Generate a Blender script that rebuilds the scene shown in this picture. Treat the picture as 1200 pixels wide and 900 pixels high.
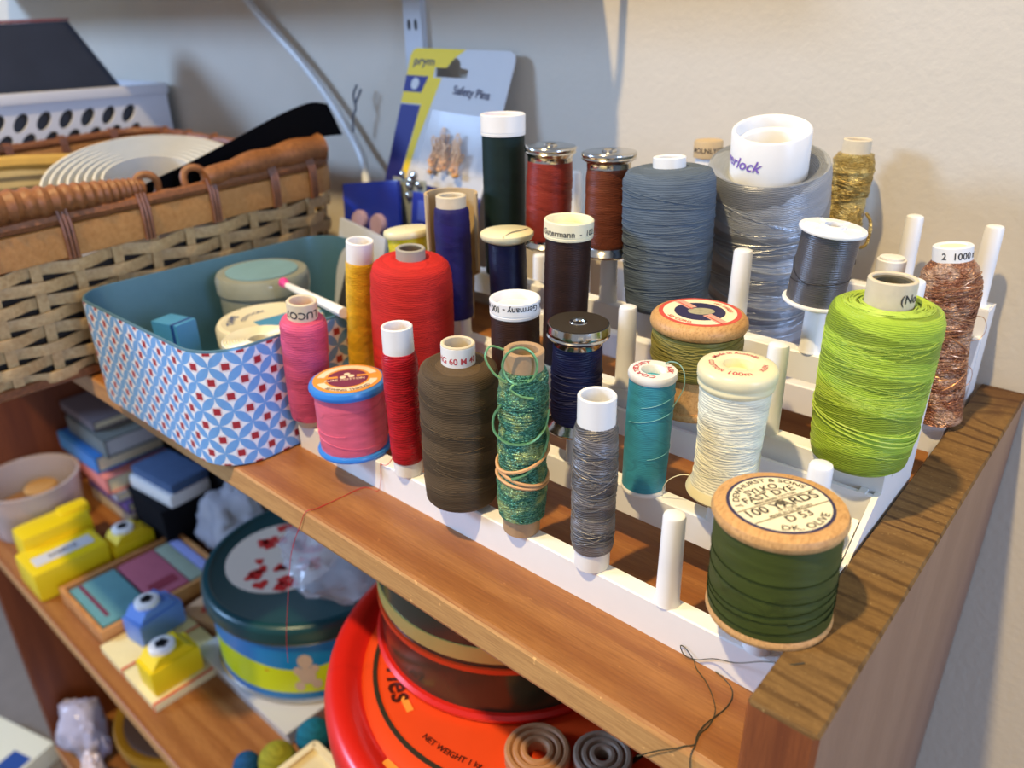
import bpy, bmesh, math, random
from mathutils import Vector, Matrix, noise as mn
for o in list(bpy.data.objects): bpy.data.objects.remove(o)
SC = bpy.context.scene; COL = SC.collection
S = 0.00125                       # one working unit = 1.25 mm
PI = math.pi; rnd = random.Random(7)

# ------------------------------------------------------------------ camera
cd = bpy.data.cameras.new('camera'); cam = bpy.data.objects.new('camera', cd); COL.objects.link(cam)
CP = Vector((35.137, -121.179, 128.773))
RM = Matrix(((0.7520365, -0.2702977, 0.6011491), (0.6589063, 0.3316005, -0.6751915), (-0.0168387, 0.9038696, 0.4274766)))
cam.matrix_world = Matrix.Translation(CP*S) @ RM.to_4x4()
cd.sensor_fit = 'HORIZONTAL'; cd.sensor_width = 36.0; cd.lens = 899.285/1200*36.0
cd.clip_start = 0.01; cd.clip_end = 50
cd.dof.use_dof = True; cd.dof.focus_distance = 0.232; cd.dof.aperture_fstop = 12.5
SC.camera = cam
# ------------------------------------------------------------------ world, lamps, exposure
SC.view_settings.view_transform = 'Standard'; SC.view_settings.look = 'None'
SC.view_settings.exposure = 0.14; SC.view_settings.gamma = 1.0
SC.view_settings.use_curve_mapping = False
w = bpy.data.worlds.new('room_light'); SC.world = w; w.use_nodes = True
w.node_tree.nodes['Background'].inputs[0].default_value = (0.75, 0.81, 0.97, 1)
w.node_tree.nodes['Background'].inputs[1].default_value = 0.38

def area_lamp(name, loc, target, size, power, color, sy=None, shape='RECTANGLE'):
    l = bpy.data.lights.new(name, 'AREA'); l.shape = shape; l.size = size
    if sy: l.size_y = sy
    l.energy = power; l.color = color
    o = bpy.data.objects.new(name, l); COL.objects.link(o)
    o.location = Vector(loc)*S
    o.rotation_euler = (Vector(target)-Vector(loc)).to_track_quat('-Z', 'Y').to_euler()
    return o
area_lamp('ceiling_lamp', (-150, -520, 1140), (-60, 20, 20), 0.055, 24.5, (1.0, 0.74, 0.37), shape='DISK')
area_lamp('window_left', (-1430, -1055, 656), (-300, 100, 60), 0.42, 34.0, (0.40, 0.61, 1.0), sy=0.42)
area_lamp('window_right', (1460, -300, 430), (-60, 60, 0), 0.45, 21.0, (0.42, 0.60, 1.0), sy=0.8)

# ------------------------------------------------------------------ geometry helpers
class Geo:
    def __init__(s): s.v = []; s.f = []; s.uv = []; s.sm = []; s.mi = []
    def add(s, vs, fs, uvs=None, smooth=True, mi=0):
        b = len(s.v); s.v += [tuple(p) for p in vs]
        for k, f in enumerate(fs):
            s.f.append([b+i for i in f]); s.sm.append(smooth); s.mi.append(mi)
            s.uv.append(uvs[k] if uvs else [(0, 0)]*len(f))
        return s
    def lathe(s, prof, seg=40, c=(0, 0, 0), closed=False, jit=None, smooth=True, mi=0, ax=None):
        n = len(prof); vs = []; fs = []; uvs = []
        lens = [0.0]
        for i in range(1, n): lens.append(lens[-1]+math.hypot(prof[i][0]-prof[i-1][0], prof[i][1]-prof[i-1][1]))
        for i, (r, z) in enumerate(prof):
            for k in range(seg):
                a = PI/2+2*PI*k/seg
                rr, zz = r, z
                if jit and r > 0.01: rr, zz = jit(r, z, a, i)
                p = (c[0]+rr*math.cos(a), c[1]+rr*math.sin(a), c[2]+zz)
                vs.append(p)
        m = n if closed else n-1
        for i in range(m):
            j = (i+1) % n
            for k in range(seg):
                k2 = (k+1) % seg
                fs.append([i*seg+k, i*seg+k2, j*seg+k2, j*seg+k])
                uvs.append([(k/seg, lens[i]), ((k+1)/seg, lens[i]), ((k+1)/seg, lens[j] if j else lens[i]), (k/seg, lens[j] if j else lens[i])])
        if not closed:
            for i, rev in ((0, True), (n-1, False)):
                if prof[i][0] > 0.01:
                    ring = [i*seg+k for k in range(seg)]
                    fs.append(ring[::-1] if rev else ring); uvs.append([(0, 0)]*seg)
        s.add(vs, fs, uvs, smooth, mi); return s
    def box(s, c, d, rz=0.0, bev=0.0, mi=0, rx=0.0, ry=0.0):
        bm = bmesh.new(); bmesh.ops.create_cube(bm, size=1.0)
        for v in bm.verts: v.co = Vector((v.co.x*d[0], v.co.y*d[1], v.co.z*d[2]))
        if bev > 0: bmesh.ops.bevel(bm, geom=bm.edges[:], offset=bev, segments=2, affect='EDGES', profile=0.7)
        R = Matrix.Rotation(rz, 3, 'Z') @ Matrix.Rotation(ry, 3, 'Y') @ Matrix.Rotation(rx, 3, 'X')
        bm.verts.index_update()
        vs = [R @ v.co+Vector(c) for v in bm.verts]
        fs = [[v.index for v in f.verts] for f in bm.faces]
        bm.free(); s.add(vs, fs, None, False, mi); return s
    def tube(s, pts, r, seg=6, closed=False, mi=0, rad=None):
        P = [Vector(p) for p in pts]; n = len(P); vs = []; fs = []
        prev = None
        for i in range(n):
            if closed: t = P[(i+1) % n]-P[i-1]
            else: t = P[min(i+1, n-1)]-P[max(i-1, 0)]
            if t.length < 1e-9: t = Vector((0, 0, 1))
            t.normalize()
            if prev is None:
                a = Vector((0, 0, 1)) if abs(t.z) < .9 else Vector((1, 0, 0))
                x = t.cross(a).normalized()
            else:
                x = prev-t*prev.dot(t)
                x = x.normalized() if x.length > 1e-6 else t.orthogonal().normalized()
            prev = x; y = t.cross(x)
            rr = rad[i] if rad else r
            for k in range(seg):
                q = 2*PI*k/seg; vs.append(P[i]+x*math.cos(q)*rr+y*math.sin(q)*rr)
        for i in range(n if closed else n-1):
            j = (i+1) % n
            for k in range(seg): fs.append([i*seg+k, i*seg+(k+1) % seg, j*seg+(k+1) % seg, j*seg+k])
        if not closed:
            fs.append(list(range(seg))[::-1]); fs.append([(n-1)*seg+k for k in range(seg)])
        s.add(vs, fs, None, True, mi); return s
    def prism(s, poly, h0, h1, axis='x', mi=0):
        n = len(poly)
        def pt(a, b, h): return {'x': (h, a, b), 'y': (a, h, b), 'z': (a, b, h)}[axis]
        vs = [pt(a, b, h0) for a, b in poly]+[pt(a, b, h1) for a, b in poly]
        fs = [list(range(n))[::-1], [n+i for i in range(n)]]+[[i, (i+1) % n, n+(i+1) % n, n+i] for i in range(n)]
        s.add(vs, fs, None, False, mi); return s
    def build(s, name, mats, parent=None, loc=None):
        me = bpy.data.meshes.new(name)
        me.from_pydata([(x*S, y*S, z*S) for x, y, z in s.v], [], s.f)
        me.polygons.foreach_set('use_smooth', s.sm)
        me.polygons.foreach_set('material_index', s.mi)
        ul = me.uv_layers.new(name='UVMap')
        flat = []
        for u in s.uv:
            for a, b in u: flat += [a, b]
        ul.data.foreach_set('uv', flat)
        for m in (mats if isinstance(mats, (list, tuple)) else [mats]): me.materials.append(m)
        bm = bmesh.new(); bm.from_mesh(me); bmesh.ops.recalc_face_normals(bm, faces=bm.faces[:]); bm.to_mesh(me); bm.free()
        try: me.set_sharp_from_angle(angle=math.radians(42))
        except Exception: pass
        o = bpy.data.objects.new(name, me); COL.objects.link(o)
        if parent: o.parent = parent
        if loc: o.location = Vector(loc)*S
        return o

def crom(pts, n=8, closed=False):
    P = [Vector(p) for p in pts]; out = []; m = len(P)
    for i in range(m if closed else m-1):
        g = lambda k: P[k % m] if closed else P[max(0, min(m-1, k))]
        a, b, c, d = g(i-1), g(i), g(i+1), g(i+2)
        for k in range(n):
            t = k/n
            out.append(0.5*((2*b)+(c-a)*t+(2*a-5*b+4*c-d)*t*t+(3*b-a-3*c+d)*t**3))
    if not closed: out.append(P[-1])
    return out

def thing(name, label, cat, loc=(0, 0, 0), rot=(0, 0, 0), group=None):
    o = bpy.data.objects.new(name, None); COL.objects.link(o); o.empty_display_size = 0.01
    o.location = Vector(loc)*S; o.rotation_euler = rot
    o['label'] = label; o['category'] = cat
    if group: o['group'] = group
    return o
def tag(o, label, cat, group=None, kind=None):
    o['label'] = label; o['category'] = cat
    if group: o['group'] = group
    if kind: o['kind'] = kind
    return o
def structure(o, label=None, cat=None):
    o['kind'] = 'structure'
    if label: o['label'] = label
    if cat: o['category'] = cat
    return o

# ------------------------------------------------------------------ text
def glyphs(txt, size, font_shear=0.0):
    cu = bpy.data.curves.new('txt', 'FONT'); cu.body = txt; cu.size = size; cu.shear = font_shear
    cu.resolution_u = 3; cu.offset = 0.015*size
    ob = bpy.data.objects.new('txt', cu); COL.objects.link(ob)
    me = bpy.data.meshes.new_from_object(ob)
    vs = [v.co.copy() for v in me.vertices]; fs = [list(p.vertices) for p in me.polygons]
    bpy.data.objects.remove(ob); bpy.data.curves.remove(cu); bpy.data.meshes.remove(me)
    if vs:
        x0 = min(v.x for v in vs); x1 = max(v.x for v in vs)
        for v in vs: v.x -= (x0+x1)/2
    return vs, fs
def text_geo(g, txt, size, mapf, shear=0.0, sx=1.0, mi=0):
    vs, fs = glyphs(txt, size, shear)
    g.add([mapf(v.x*sx, v.y) for v in vs], fs, None, False, mi)
def flat_map(c, ang, z):
    ca, sa = math.cos(ang), math.sin(ang)
    return lambda x, y: (c[0]+x*ca-y*sa, c[1]+x*sa+y*ca, z)
def ring_map(r, ang, z, inward=False, c=(0, 0)):
    # inward: letter tops face the centre, text runs counter-clockwise
    if inward: return lambda x, y: (c[0]+(r-y)*math.cos(ang+x/r), c[1]+(r-y)*math.sin(ang+x/r), z)
    return lambda x, y: (c[0]+(r+y)*math.cos(ang-x/r), c[1]+(r+y)*math.sin(ang-x/r), z)
def cyl_map(r, ang, z, flip=False):
    k = -1 if flip else 1
    return lambda x, y: (r*math.cos(ang+k*x/r), r*math.sin(ang+k*x/r), z+k*y)

# ------------------------------------------------------------------ materials
class NT:
    def __init__(s, name):
        s.m = bpy.data.materials.new(name); s.m.use_nodes = True; s.t = s.m.node_tree
        s.b = s.t.nodes['Principled BSDF']
    def n(s, typ, **kw):
        nd = s.t.nodes.new(typ)
        for k, v in kw.items():
            if k == 'ins':
                for a, b in v.items(): s.put(nd.inputs[a], b)
            else: setattr(nd, k, v)
        return nd
    def put(s, sock, val):
        if isinstance(val, bpy.types.NodeSocket): s.t.links.new(val, sock)
        elif isinstance(val, (tuple, list)) and sock.type == 'RGBA' and len(val) == 3: sock.default_value = (*val, 1)
        else: sock.default_value = val
    def math(s, op, a, b=0.0, c=None):
        nd = s.n('ShaderNodeMath', operation=op); s.put(nd.inputs[0], a); s.put(nd.inputs[1], b)
        if c is not None: s.put(nd.inputs[2], c)
        return nd.outputs[0]
    def add(s, a, b): return s.math('ADD', a, b)
    def sub(s, a, b): return s.math('SUBTRACT', a, b)
    def mul(s, a, b): return s.math('MULTIPLY', a, b)
    def sin(s, a): return s.math('SINE', a)
    def ramp(s, v, stops, interp='LINEAR'):
        nd = s.n('ShaderNodeValToRGB'); nd.color_ramp.interpolation = interp
        el = nd.color_ramp.elements
        while len(el) < len(stops): el.new(0.5)
        for e, (p, c) in zip(el, stops): e.position = p; e.color = (*c, 1) if len(c) == 3 else c
        s.put(nd.inputs[0], v); return nd.outputs[0]
    def mix(s, f, a, b, mode='MIX'):
        nd = s.n('ShaderNodeMix', data_type='RGBA', blend_type=mode)
        s.put(nd.inputs[0], f); s.put(nd.inputs[6], a); s.put(nd.inputs[7], b); return nd.outputs[2]
    def obj(s, scale=(1, 1, 1), rot=(0, 0, 0)):
        tc = s.n('ShaderNodeTexCoord'); mp = s.n('ShaderNodeMapping')
        mp.inputs['Scale'].default_value = tuple(k/S for k in scale); mp.inputs['Rotation'].default_value = rot
        s.t.links.new(tc.outputs['Object'], mp.inputs[0]); return mp.outputs[0]
    def xyz(s, v):
        nd = s.n('ShaderNodeSeparateXYZ'); s.put(nd.inputs[0], v); return nd.outputs
    def comb(s, x, y, z=0.0):
        nd = s.n('ShaderNodeCombineXYZ'); s.put(nd.inputs[0], x); s.put(nd.inputs[1], y); s.put(nd.inputs[2], z); return nd.outputs[0]
    def noise(s, vec, scale, detail=3.0, rough=0.55, out=0):
        nd = s.n('ShaderNodeTexNoise'); s.put(nd.inputs['Vector'], vec); nd.inputs['Scale'].default_value = scale
        nd.inputs['Detail'].default_value = detail; nd.inputs['Roughness'].default_value = rough; return nd.outputs[out]
    def bump(s, h, strength=0.5, dist=0.2):
        nd = s.n('ShaderNodeBump'); nd.inputs['Strength'].default_value = strength; nd.inputs['Distance'].default_value = dist*S
        s.put(nd.inputs['Height'], h); s.t.links.new(nd.outputs[0], s.b.inputs['Normal'])
    def done(s, color=None, rough=None, metal=None, **kw):
        for k, v in (('Base Color', color), ('Roughness', rough), ('Metallic', metal)):
            if v is not None: s.put(s.b.inputs[k], v)
        for k, v in kw.items(): s.put(s.b.inputs[k.replace('_', ' ')], v)
        return s.m
def srgb(r, g, b):
    f = lambda c: (c/255/12.92) if c <= 10 else ((c/255+0.055)/1.055)**2.4
    return (f(r), f(g), f(b))
def dim(c, k): return tuple(x*k for x in c)

def plain(name, c, rough=0.45, metal=0.0, var=0.06, scale=0.25, bump=0.0, **kw):
    t = NT(name); nz = t.noise(t.obj(), scale, 4)
    col = t.mix(nz, dim(c, 1-var), dim(c, 1+var))
    if bump: t.bump(t.noise(t.obj(), scale*6, 4), bump, 0.3)
    return t.done(col, rough, metal, **kw)

def thread_mat(name, c, freq=1.6, nu=1, band=8.0, nb=2, var=0.22, rough=0.5, metal=0.0, sheen=0.0, glint=None, cross=6, bstr=0.34, contrast=0.16, mottle=0.16, wobble=0.6, edge=0.35, spec=0.25):
    """wound thread: u runs once round the spool, v is length along it in working units"""
    t = NT(name); uv = t.n('ShaderNodeUVMap'); uv.uv_map = 'UVMap'
    U, V, _ = t.xyz(uv.outputs[0])
    wob = t.noise(t.obj(), 0.12, 2)
    p1 = t.add(t.mul(V, freq), t.mul(U, float(nu)))
    p2 = t.sub(t.mul(V, freq), t.mul(U, float(cross)))
    wv = t.sin(t.mul(t.add(t.add(t.mul(V, 1.0/band), t.mul(t.sin(t.mul(t.add(U, t.mul(V, .013)), 2*PI*nb)), .28)), t.mul(wob, wobble)), 2*PI))
    msk = t.math('GREATER_THAN', wv, -0.1)
    edg = t.math('LESS_THAN', t.math('ABSOLUTE', t.add(wv, 0.1)), 0.10)
    ph = t.add(t.mul(p1, msk), t.mul(p2, t.sub(1.0, msk)))
    phw = t.add(ph, t.mul(t.noise(t.obj(), 0.5, 2), 0.9))
    h = t.math('POWER', t.add(t.mul(t.sin(t.mul(phw, 2*PI)), 0.5), 0.5), 0.6)
    fib = t.noise(t.comb(t.mul(t.sin(t.mul(U, 2*PI)), 1.3), t.mul(t.math('COSINE', t.mul(U, 2*PI)), 1.3), t.mul(ph, 0.9)), 1.7, 4, 0.65)
    cl, cdk = dim(c, 1+var), dim(c, 1-var)
    mot = t.noise(t.comb(t.mul(t.sin(t.mul(U, 2*PI)), .8), t.mul(t.math('COSINE', t.mul(U, 2*PI)), .8), t.mul(V, .42)), 1.2, 3, .6)
    col = t.mix(fib, cdk, cl)
    col = t.mix(msk, t.mix(1.0, col, (1-contrast,)*3, 'MULTIPLY'), col)
    col = t.mix(t.mul(t.sub(1.0, h), 0.25), col, dim(c, 0.5))  # shade of the grooves between strands put into the colour
    col = t.mix(1.0, col, t.ramp(mot, [(.3, (1-mottle,)*3), (.7, (1+mottle*.6,)*3)]), 'MULTIPLY')
    col = t.mix(t.mul(edg, edge), col, dim(c, .5))
    if glint:
        sp = t.noise(t.comb(t.mul(U, 60.0), t.mul(V, 1.5), 0.0), 1.0, 2)
        col = t.mix(t.ramp(sp, [(0.5, (0, 0, 0)), (0.66, (1, 1, 1))]), col, glint)
    hh = t.add(h, t.mul(fib, 0.7))
    t.bump(hh, bstr, 0.28)
    kw = {'Specular_IOR_Level': spec}
    if sheen: kw['Sheen_Weight'] = sheen; kw['Sheen_Roughness'] = 0.4
    return t.done(col, rough, metal, **kw)

def wood_mat(name, c1, c2, c3, axis='x', ring=0.9, rough=0.45, scr=0.25, bump=0.25):
    """sawn timber; grain runs along axis"""
    t = NT(name)
    sc = {'x': (0.06, 1, 1), 'y': (1, 0.06, 1), 'z': (1, 1, 0.06)}[axis]
    v = t.obj(sc); w1 = t.noise(v, 0.14, 4, 0.6)
    X, Y, Z = t.xyz(v)
    perp = {'x': t.add(Y, t.mul(Z, 0.6)), 'y': t.add(X, t.mul(Z, 0.6)), 'z': t.add(X, t.mul(Y, 0.6))}[axis]
    rings = t.add(t.mul(t.sin(t.add(t.mul(perp, ring), t.mul(w1, 9.0))), 0.5), 0.5)
    fine = t.noise(v, 1.8, 5, 0.7)
    col = t.mix(rings, c1, c2)
    col = t.mix(t.mul(t.ramp(fine, [(0.35, (1, 1, 1)), (0.6, (0, 0, 0))]), 0.55), col, c3)
    big = t.noise(t.obj(), 0.03, 3)
    col = t.mix(t.mul(big, 0.5), col, c2)
    ns = t.ramp(t.noise(t.obj(), 0.45, 2), [(0.70, (0, 0, 0)), (0.74, (1, 1, 1))])
    col = t.mix(t.mul(ns, scr), col, dim(c1, 1.5))
    t.bump(t.add(t.mul(fine, 0.6), t.mul(rings, 0.3)), bump, 0.35)
    return t.done(col, rough)

M = {}
M['white_plastic'] = plain('white_plastic', (0.90, 0.90, 0.88), 0.32, var=0.02, Subsurface_Weight=0.0)
M['white_cap'] = plain('white_cap', (0.88, 0.87, 0.83), 0.35, var=0.03)
M['cream_cap'] = plain('cream_cap', (0.88, 0.82, 0.56), 0.4, var=0.04)
M['grey_core'] = plain('grey_core', (0.36, 0.33, 0.26), 0.7)
M['card_tube'] = plain('card_tube', (0.42, 0.27, 0.14), 0.8, var=0.18, scale=0.6, bump=0.2)
M['paper_tube'] = plain('paper_tube', (0.68, 0.58, 0.40), 0.75, var=0.10, scale=0.5, bump=0.1)
M['pale_card'] = plain('pale_card', (0.55, 0.40, 0.21), 0.7, var=0.1)
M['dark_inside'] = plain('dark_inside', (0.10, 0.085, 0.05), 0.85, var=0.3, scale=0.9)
M['chrome'] = plain('chrome', (0.62, 0.60, 0.55), 0.16, 1.0, var=0.12, scale=0.4)
M['black_disc'] = plain('black_disc', (0.030, 0.022, 0.014), 0.5, Specular_IOR_Level=.25)
M['blue_plastic'] = plain('blue_plastic', srgb(50, 130, 215), 0.3, var=0.05)
M['ink_black'] = plain('ink_black', (0.02, 0.018, 0.02), 0.6)
M['ink_navy'] = plain('ink_navy', (0.025, 0.02, 0.07), 0.6)
M['ink_red'] = plain('ink_red', (0.55, 0.06, 0.07), 0.6)
M['ink_violet'] = plain('ink_violet', (0.28, 0.16, 0.55), 0.6)
M['label_cream'] = plain('label_cream', (0.86, 0.76, 0.50), 0.7, var=0.07, scale=0.5)
M['label_red'] = plain('label_red', (0.62, 0.08, 0.05), 0.6, var=0.1)
M['label_pink'] = plain('label_pink', (0.75, 0.36, 0.26), 0.6, var=0.1)
M['label_orange'] = plain('label_orange', (0.78, 0.30, 0.04), 0.6, var=0.1)
M['label_plum'] = plain('label_plum', (0.17, 0.02, 0.06), 0.6, var=0.15)
M['label_peach'] = plain('label_peach', (0.86, 0.66, 0.45), 0.6, var=0.1)
M['rubber'] = plain('rubber', srgb(214, 164, 112), 0.55, var=0.1)

def reel_wood():
    t = NT('reel_wood'); v = t.obj(); X, Y, Z = t.xyz(v)
    f = t.noise(t.obj((1, 1, 0.35)), 0.9, 5, 0.65); g = t.noise(t.obj((1.2, 0.25, 1)), 1.6, 4, 0.7)
    col = t.mix(f, srgb(178, 126, 66), srgb(226, 180, 118))
    col = t.mix(t.mul(t.ramp(g, [(0.36, (1, 1, 1)), (0.5, (0, 0, 0))]), 0.45), col, srgb(140, 92, 42))
    t.bump(t.add(f, g), 0.25, 0.25); return t.done(col, 0.5)
M['reel_wood'] = reel_wood()

# shelf timber
M['pine'] = wood_mat('pine', srgb(174, 118, 62), srgb(146, 90, 42), srgb(106, 60, 26), 'x', 0.55, 0.42, 0.25)
M['pine_edge'] = wood_mat('pine_edge', srgb(212, 162, 98), srgb(188, 134, 74), srgb(150, 100, 54), 'x', 0.5, 0.45, 0.7)
M['side_grain'] = wood_mat('side_grain', srgb(150, 112, 88), srgb(136, 98, 76), srgb(116, 80, 60), 'z', 0.3, 0.38, 0.15)
M['side_front'] = wood_mat('side_front', srgb(150, 84, 40), srgb(120, 62, 28), srgb(96, 50, 24), 'z', 0.5, 0.45, 0.15)
def end_grain():
    t = NT('end_grain'); v = t.obj(); X, Y, Z = t.xyz(v)
    wv = t.noise(t.obj((0.35, 1, 1)), 0.10, 3); wv2 = t.noise(t.obj((0.15, 1, 1)), 0.035, 2)
    # the rings bend round a knot near the wall end
    dx = t.sub(X, 22.0); dy = t.sub(Y, 122.0)
    far = t.math('SQRT', t.add(t.mul(t.mul(dx, dx), 0.25), t.mul(dy, dy)))
    ph = t.add(t.add(t.mul(far, 1.15), t.mul(wv, 6.0)), t.mul(wv2, 16.0))
    dark = t.ramp(t.add(t.mul(t.sin(ph), .5), .5), [(0.70, (0, 0, 0)), (0.98, (1, 1, 1))])
    ph2 = t.add(t.add(t.mul(far, 2.9), t.mul(wv, 10.0)), t.mul(wv2, 30.0))
    dark2 = t.ramp(t.add(t.mul(t.sin(ph2), .5), .5), [(0.6, (0, 0, 0)), (1.0, (1, 1, 1))])
    f = t.noise(t.obj((0.6, 1, 1)), 0.8, 5, 0.7)
    col = t.mix(f, srgb(94, 69, 37), srgb(146, 112, 66))
    col = t.mix(t.mul(dark2, 0.30), col, srgb(96, 70, 38)); col = t.mix(t.mul(t.mul(dark, t.ramp(t.noise(t.obj((0.5, 1, 1)), .09, 2), [(.35, (.25, .25, .25)), (.65, (1, 1, 1))])), 0.78), col, srgb(66, 44, 24))
    knot = t.ramp(t.noise(t.obj((0.6, 0.25, 1)), 0.12, 3), [(0.42, (0, 0, 0)), (0.62, (1, 1, 1))])
    back = t.ramp(t.mul(Y, 1/150.0), [(0.45, (0, 0, 0)), (0.8, (1, 1, 1))])
    col = t.mix(t.mul(t.mul(knot, back), 0.65), col, srgb(78, 50, 34))
    spk = t.ramp(t.noise(t.obj(), 1.6, 3), [(0.66, (0, 0, 0)), (0.72, (1, 1, 1))])
    col = t.mix(t.mul(spk, 0.35), col, srgb(198, 170, 116))
    t.bump(t.add(t.mul(f, 0.8), t.mul(t.sub(1.0, dark), 0.5)), 0.3, 0.3); return t.done(col, 0.75, Specular_IOR_Level=.2)
M['end_grain'] = end_grain()

def wall_mat():
    t = NT('wall_paint'); v = t.obj()
    n1 = t.noise(v, 0.35, 3, 0.5); n2 = t.noise(v, 0.05, 3)
    col = t.mix(n2, (0.60, 0.55, 0.455), (0.64, 0.585, 0.49))
    t.bump(n1, 0.35, 0.5); return t.done(col, 0.7)
M['wall'] = wall_mat()
M['floor'] = plain('floor', srgb(120, 112, 106), 0.7, var=0.15, scale=0.05)

# ------------------------------------------------------------------ the setting
g = Geo(); g.box((-250, 151.5, 0), (1900, 12, 1500)); structure(g.build('wall_back', M['wall']), 'off-white plastered wall behind the shelves', 'wall')
g = Geo(); g.box((-250, -500, -706), (2600, 1320, 12)); structure(g.build('floor', M['floor']), 'grey floor under the shelves', 'floor')

# ------------------------------------------------------------------ the wooden shelf unit
YF = -21.8; ZL = -255.0
unit = thing('bookcase', 'orange-brown wooden bookcase with open shelves standing against the wall', 'bookcase')
def board(name, x0, x1, y0, y1, z0, z1, mats, round_front=1.2):
    g = Geo(); bm = bmesh.new()
    g2 = Geo(); r = round_front
    poly = [(y0, z0+r*1.6), (y0+r*.5, z0+r*.5), (y0+r*1.6, z0), (y1, z0), (y1, z1), (y0+r, z1), (y0+r*.3, z1-r*.3), (y0, z1-r)]
    n = len(poly)
    vs = [(x0, a, b) for a, b in poly]+[(x1, a, b) for a, b in poly]
    g.add(vs, [list(range(n))[::-1], [n+i for i in range(n)]], None, False, 0)
    for i in range(n):
        j = (i+1) % n
        front = poly[i][0] < y0+r*1.4 and poly[j][0] < y0+r*1.4 and i in (7, 0, 6)
        vs2 = [(x0, *poly[i]), (x0, *poly[j]), (x1, *poly[j]), (x1, *poly[i])]
        g.add(vs2, [[0, 1, 2, 3]], None, False, 1 if front else 0)
    bm.free(); return g.build(name, mats, unit)
board('shelf_board', -678, 0, YF, 145, -10.3, 0, [M['pine'], M['pine_edge']])
board('shelf_board', -678, 0, -24, 145, ZL-11, ZL, [M['pine'], M['pine_edge']])
board('shelf_board', -678, 0, -24, 145, -536, -525, [M['pine'], M['pine_edge']])
def upright(x0, x1, z0, z1, mats):
    g = Geo(); b = 0.9; ny = 44; nx = 4
    poly = [(x0, YF+b), (x0+b, YF), (x1-b, YF), (x1, YF+b), (x1, 145), (x0, 145)]
    n = len(poly)
    rj = random.Random(3)
    zt = [z1-.8, z1-.5, z1-.5, z1-.8, z1, z1]
    for i in range(n):
        j = (i+1) % n
        mi = 1 if i in (0, 1, 2) else 2
        g.add([(*poly[i], z0), (*poly[j], z0), (*poly[j], z1-0.9), (*poly[i], z1-0.9)], [[0, 1, 2, 3]], None, False, mi)
    cols = []
    # worn top: rows along y, small wobble on the two long edges
    ys = [YF+b*.6]+[YF+b+(145-YF-b)*k/ny for k in range(1, ny+1)]
    vs = []
    for k, y in enumerate(ys):
        wo = rj.uniform(-.18, .12)
        xa, xb = x0+0.1, x1-0.1+wo
        vs += [(x0, y, z1-0.9), (xa+.35, y, z1+rj.uniform(-.06, .06)), (xb-.35, y, z1+rj.uniform(-.06, .06)), (x1, y, z1-0.9)]
    fs = []
    for k in range(len(ys)-1):
        for q in range(3): fs.append([k*4+q, k*4+q+1, k*4+5+q, k*4+4+q])
    g.add(vs, fs, None, False, 0)
    g.add([(x0, YF+b, z1-.9), (x0+b, YF, z1-.9), (x1-b, YF, z1-.9), (x1, YF+b, z1-.9), vs[2], vs[1]], [[0, 1, 2, 3, 4, 5]], None, False, 0)
    return g.build('side_panel', mats, unit)
upright(0.15, 13.0, -700, 20.9, [M['end_grain'], M['side_front'], M['side_grain']])
M['dark_side'] = wood_mat('dark_side', srgb(128, 66, 30), srgb(104, 50, 22), srgb(84, 40, 18), 'z', 0.3, 0.5, 0.1)
upright(-691, -678, -700, 20.9, [M['end_grain'], M['dark_side'], M['dark_side']])

# wall shelf above the frame, on its slotted upright
ws = thing('wall_shelf', 'white wall shelf on slotted metal upright, above the spools at the wall', 'shelf')
g = Geo(); g.prism([(-760, 74), (-143.6, 74), (-144.0, 98), (-146.6, 106), (-153.7, 128), (-158.5, 145), (-760, 145)], 157, 168, 'z'); g.build('shelf_board', M['white_plastic'], ws)
M['bracket'] = plain('bracket', (0.55, 0.58, 0.62), 0.35, 0.3, var=0.03)
g = Geo()
g.prism([(-262.6, 142.2), (-250.8, 142.2), (-250.8, 145.5), (-252.2, 145.5), (-252.2, 143.4), (-261.2, 143.4), (-261.2, 145.5), (-262.6, 145.5)], 40, 330, 'z')
g.build('upright', M['bracket'], ws)
for k in range(5):
    for dx in (-259.0, -254.4):
        g = Geo(); z = 62+k*22
        g.lathe([(0.9, -.15), (0.9, .15)], 10)
        vs = [(dx+x*1.0, 142.1+zz, z+y*2.6) for x, y, zz in g.v]; g.v = vs
        o = g.build('slot', M['ink_black'], ws)

# ------------------------------------------------------------------ the spool racks
rows = [(2.5, 10.0, -7.9), (26.0, 19.5, -8.6), (48.0, 34.5, -8.2), (70.0, 49.0, -8.4)]
PITCH = 21.45; NP = 8; XL = -168.5
PEG_H = 23.7
def peg_geo(h=PEG_H):
    g = Geo(); g.lathe([(3.0, 0), (2.75, .8), (2.62, h*.5), (2.5, h-1.0), (2.3, h-.35), (1.7, h-.05), (0.0, h)], 20); return g
pegme = None
def add_pegs(root, y, z, xs):
    global pegme
    for x in xs:
        if pegme is None:
            o = peg_geo().build('peg', M['white_plastic'], root, (x, y, z)); pegme = o.data
        else:
            o = bpy.data.objects.new('peg', pegme); COL.objects.link(o); o.parent = root; o.location = Vector((x, y, z))*S; o.scale.z = 0.9 if x == -139.4 else 1.0
def rail(root, y, z0, z1, x0=XL, x1=-0.3, d=5.0, name='rail'):
    g = Geo(); t = 1.3
    # inverted trough: flat top with a skirt front and back
    a, b = y-d/2, y+d/2
    poly = [(a, z0), (a, z1-.35), (a+.35, z1), (b-.35, z1), (b, z1-.35), (b, z0), (b-t, z0), (b-t, z1-t), (a+t, z1-t), (a+t, z0)]
    g.prism(poly, x0, x1, 'x'); return g.build(name, M['white_plastic'], root)
rack = thing('spool_rack', 'white plastic stepped spool rack with four rows of pegs on the shelf', 'rack')
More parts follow.
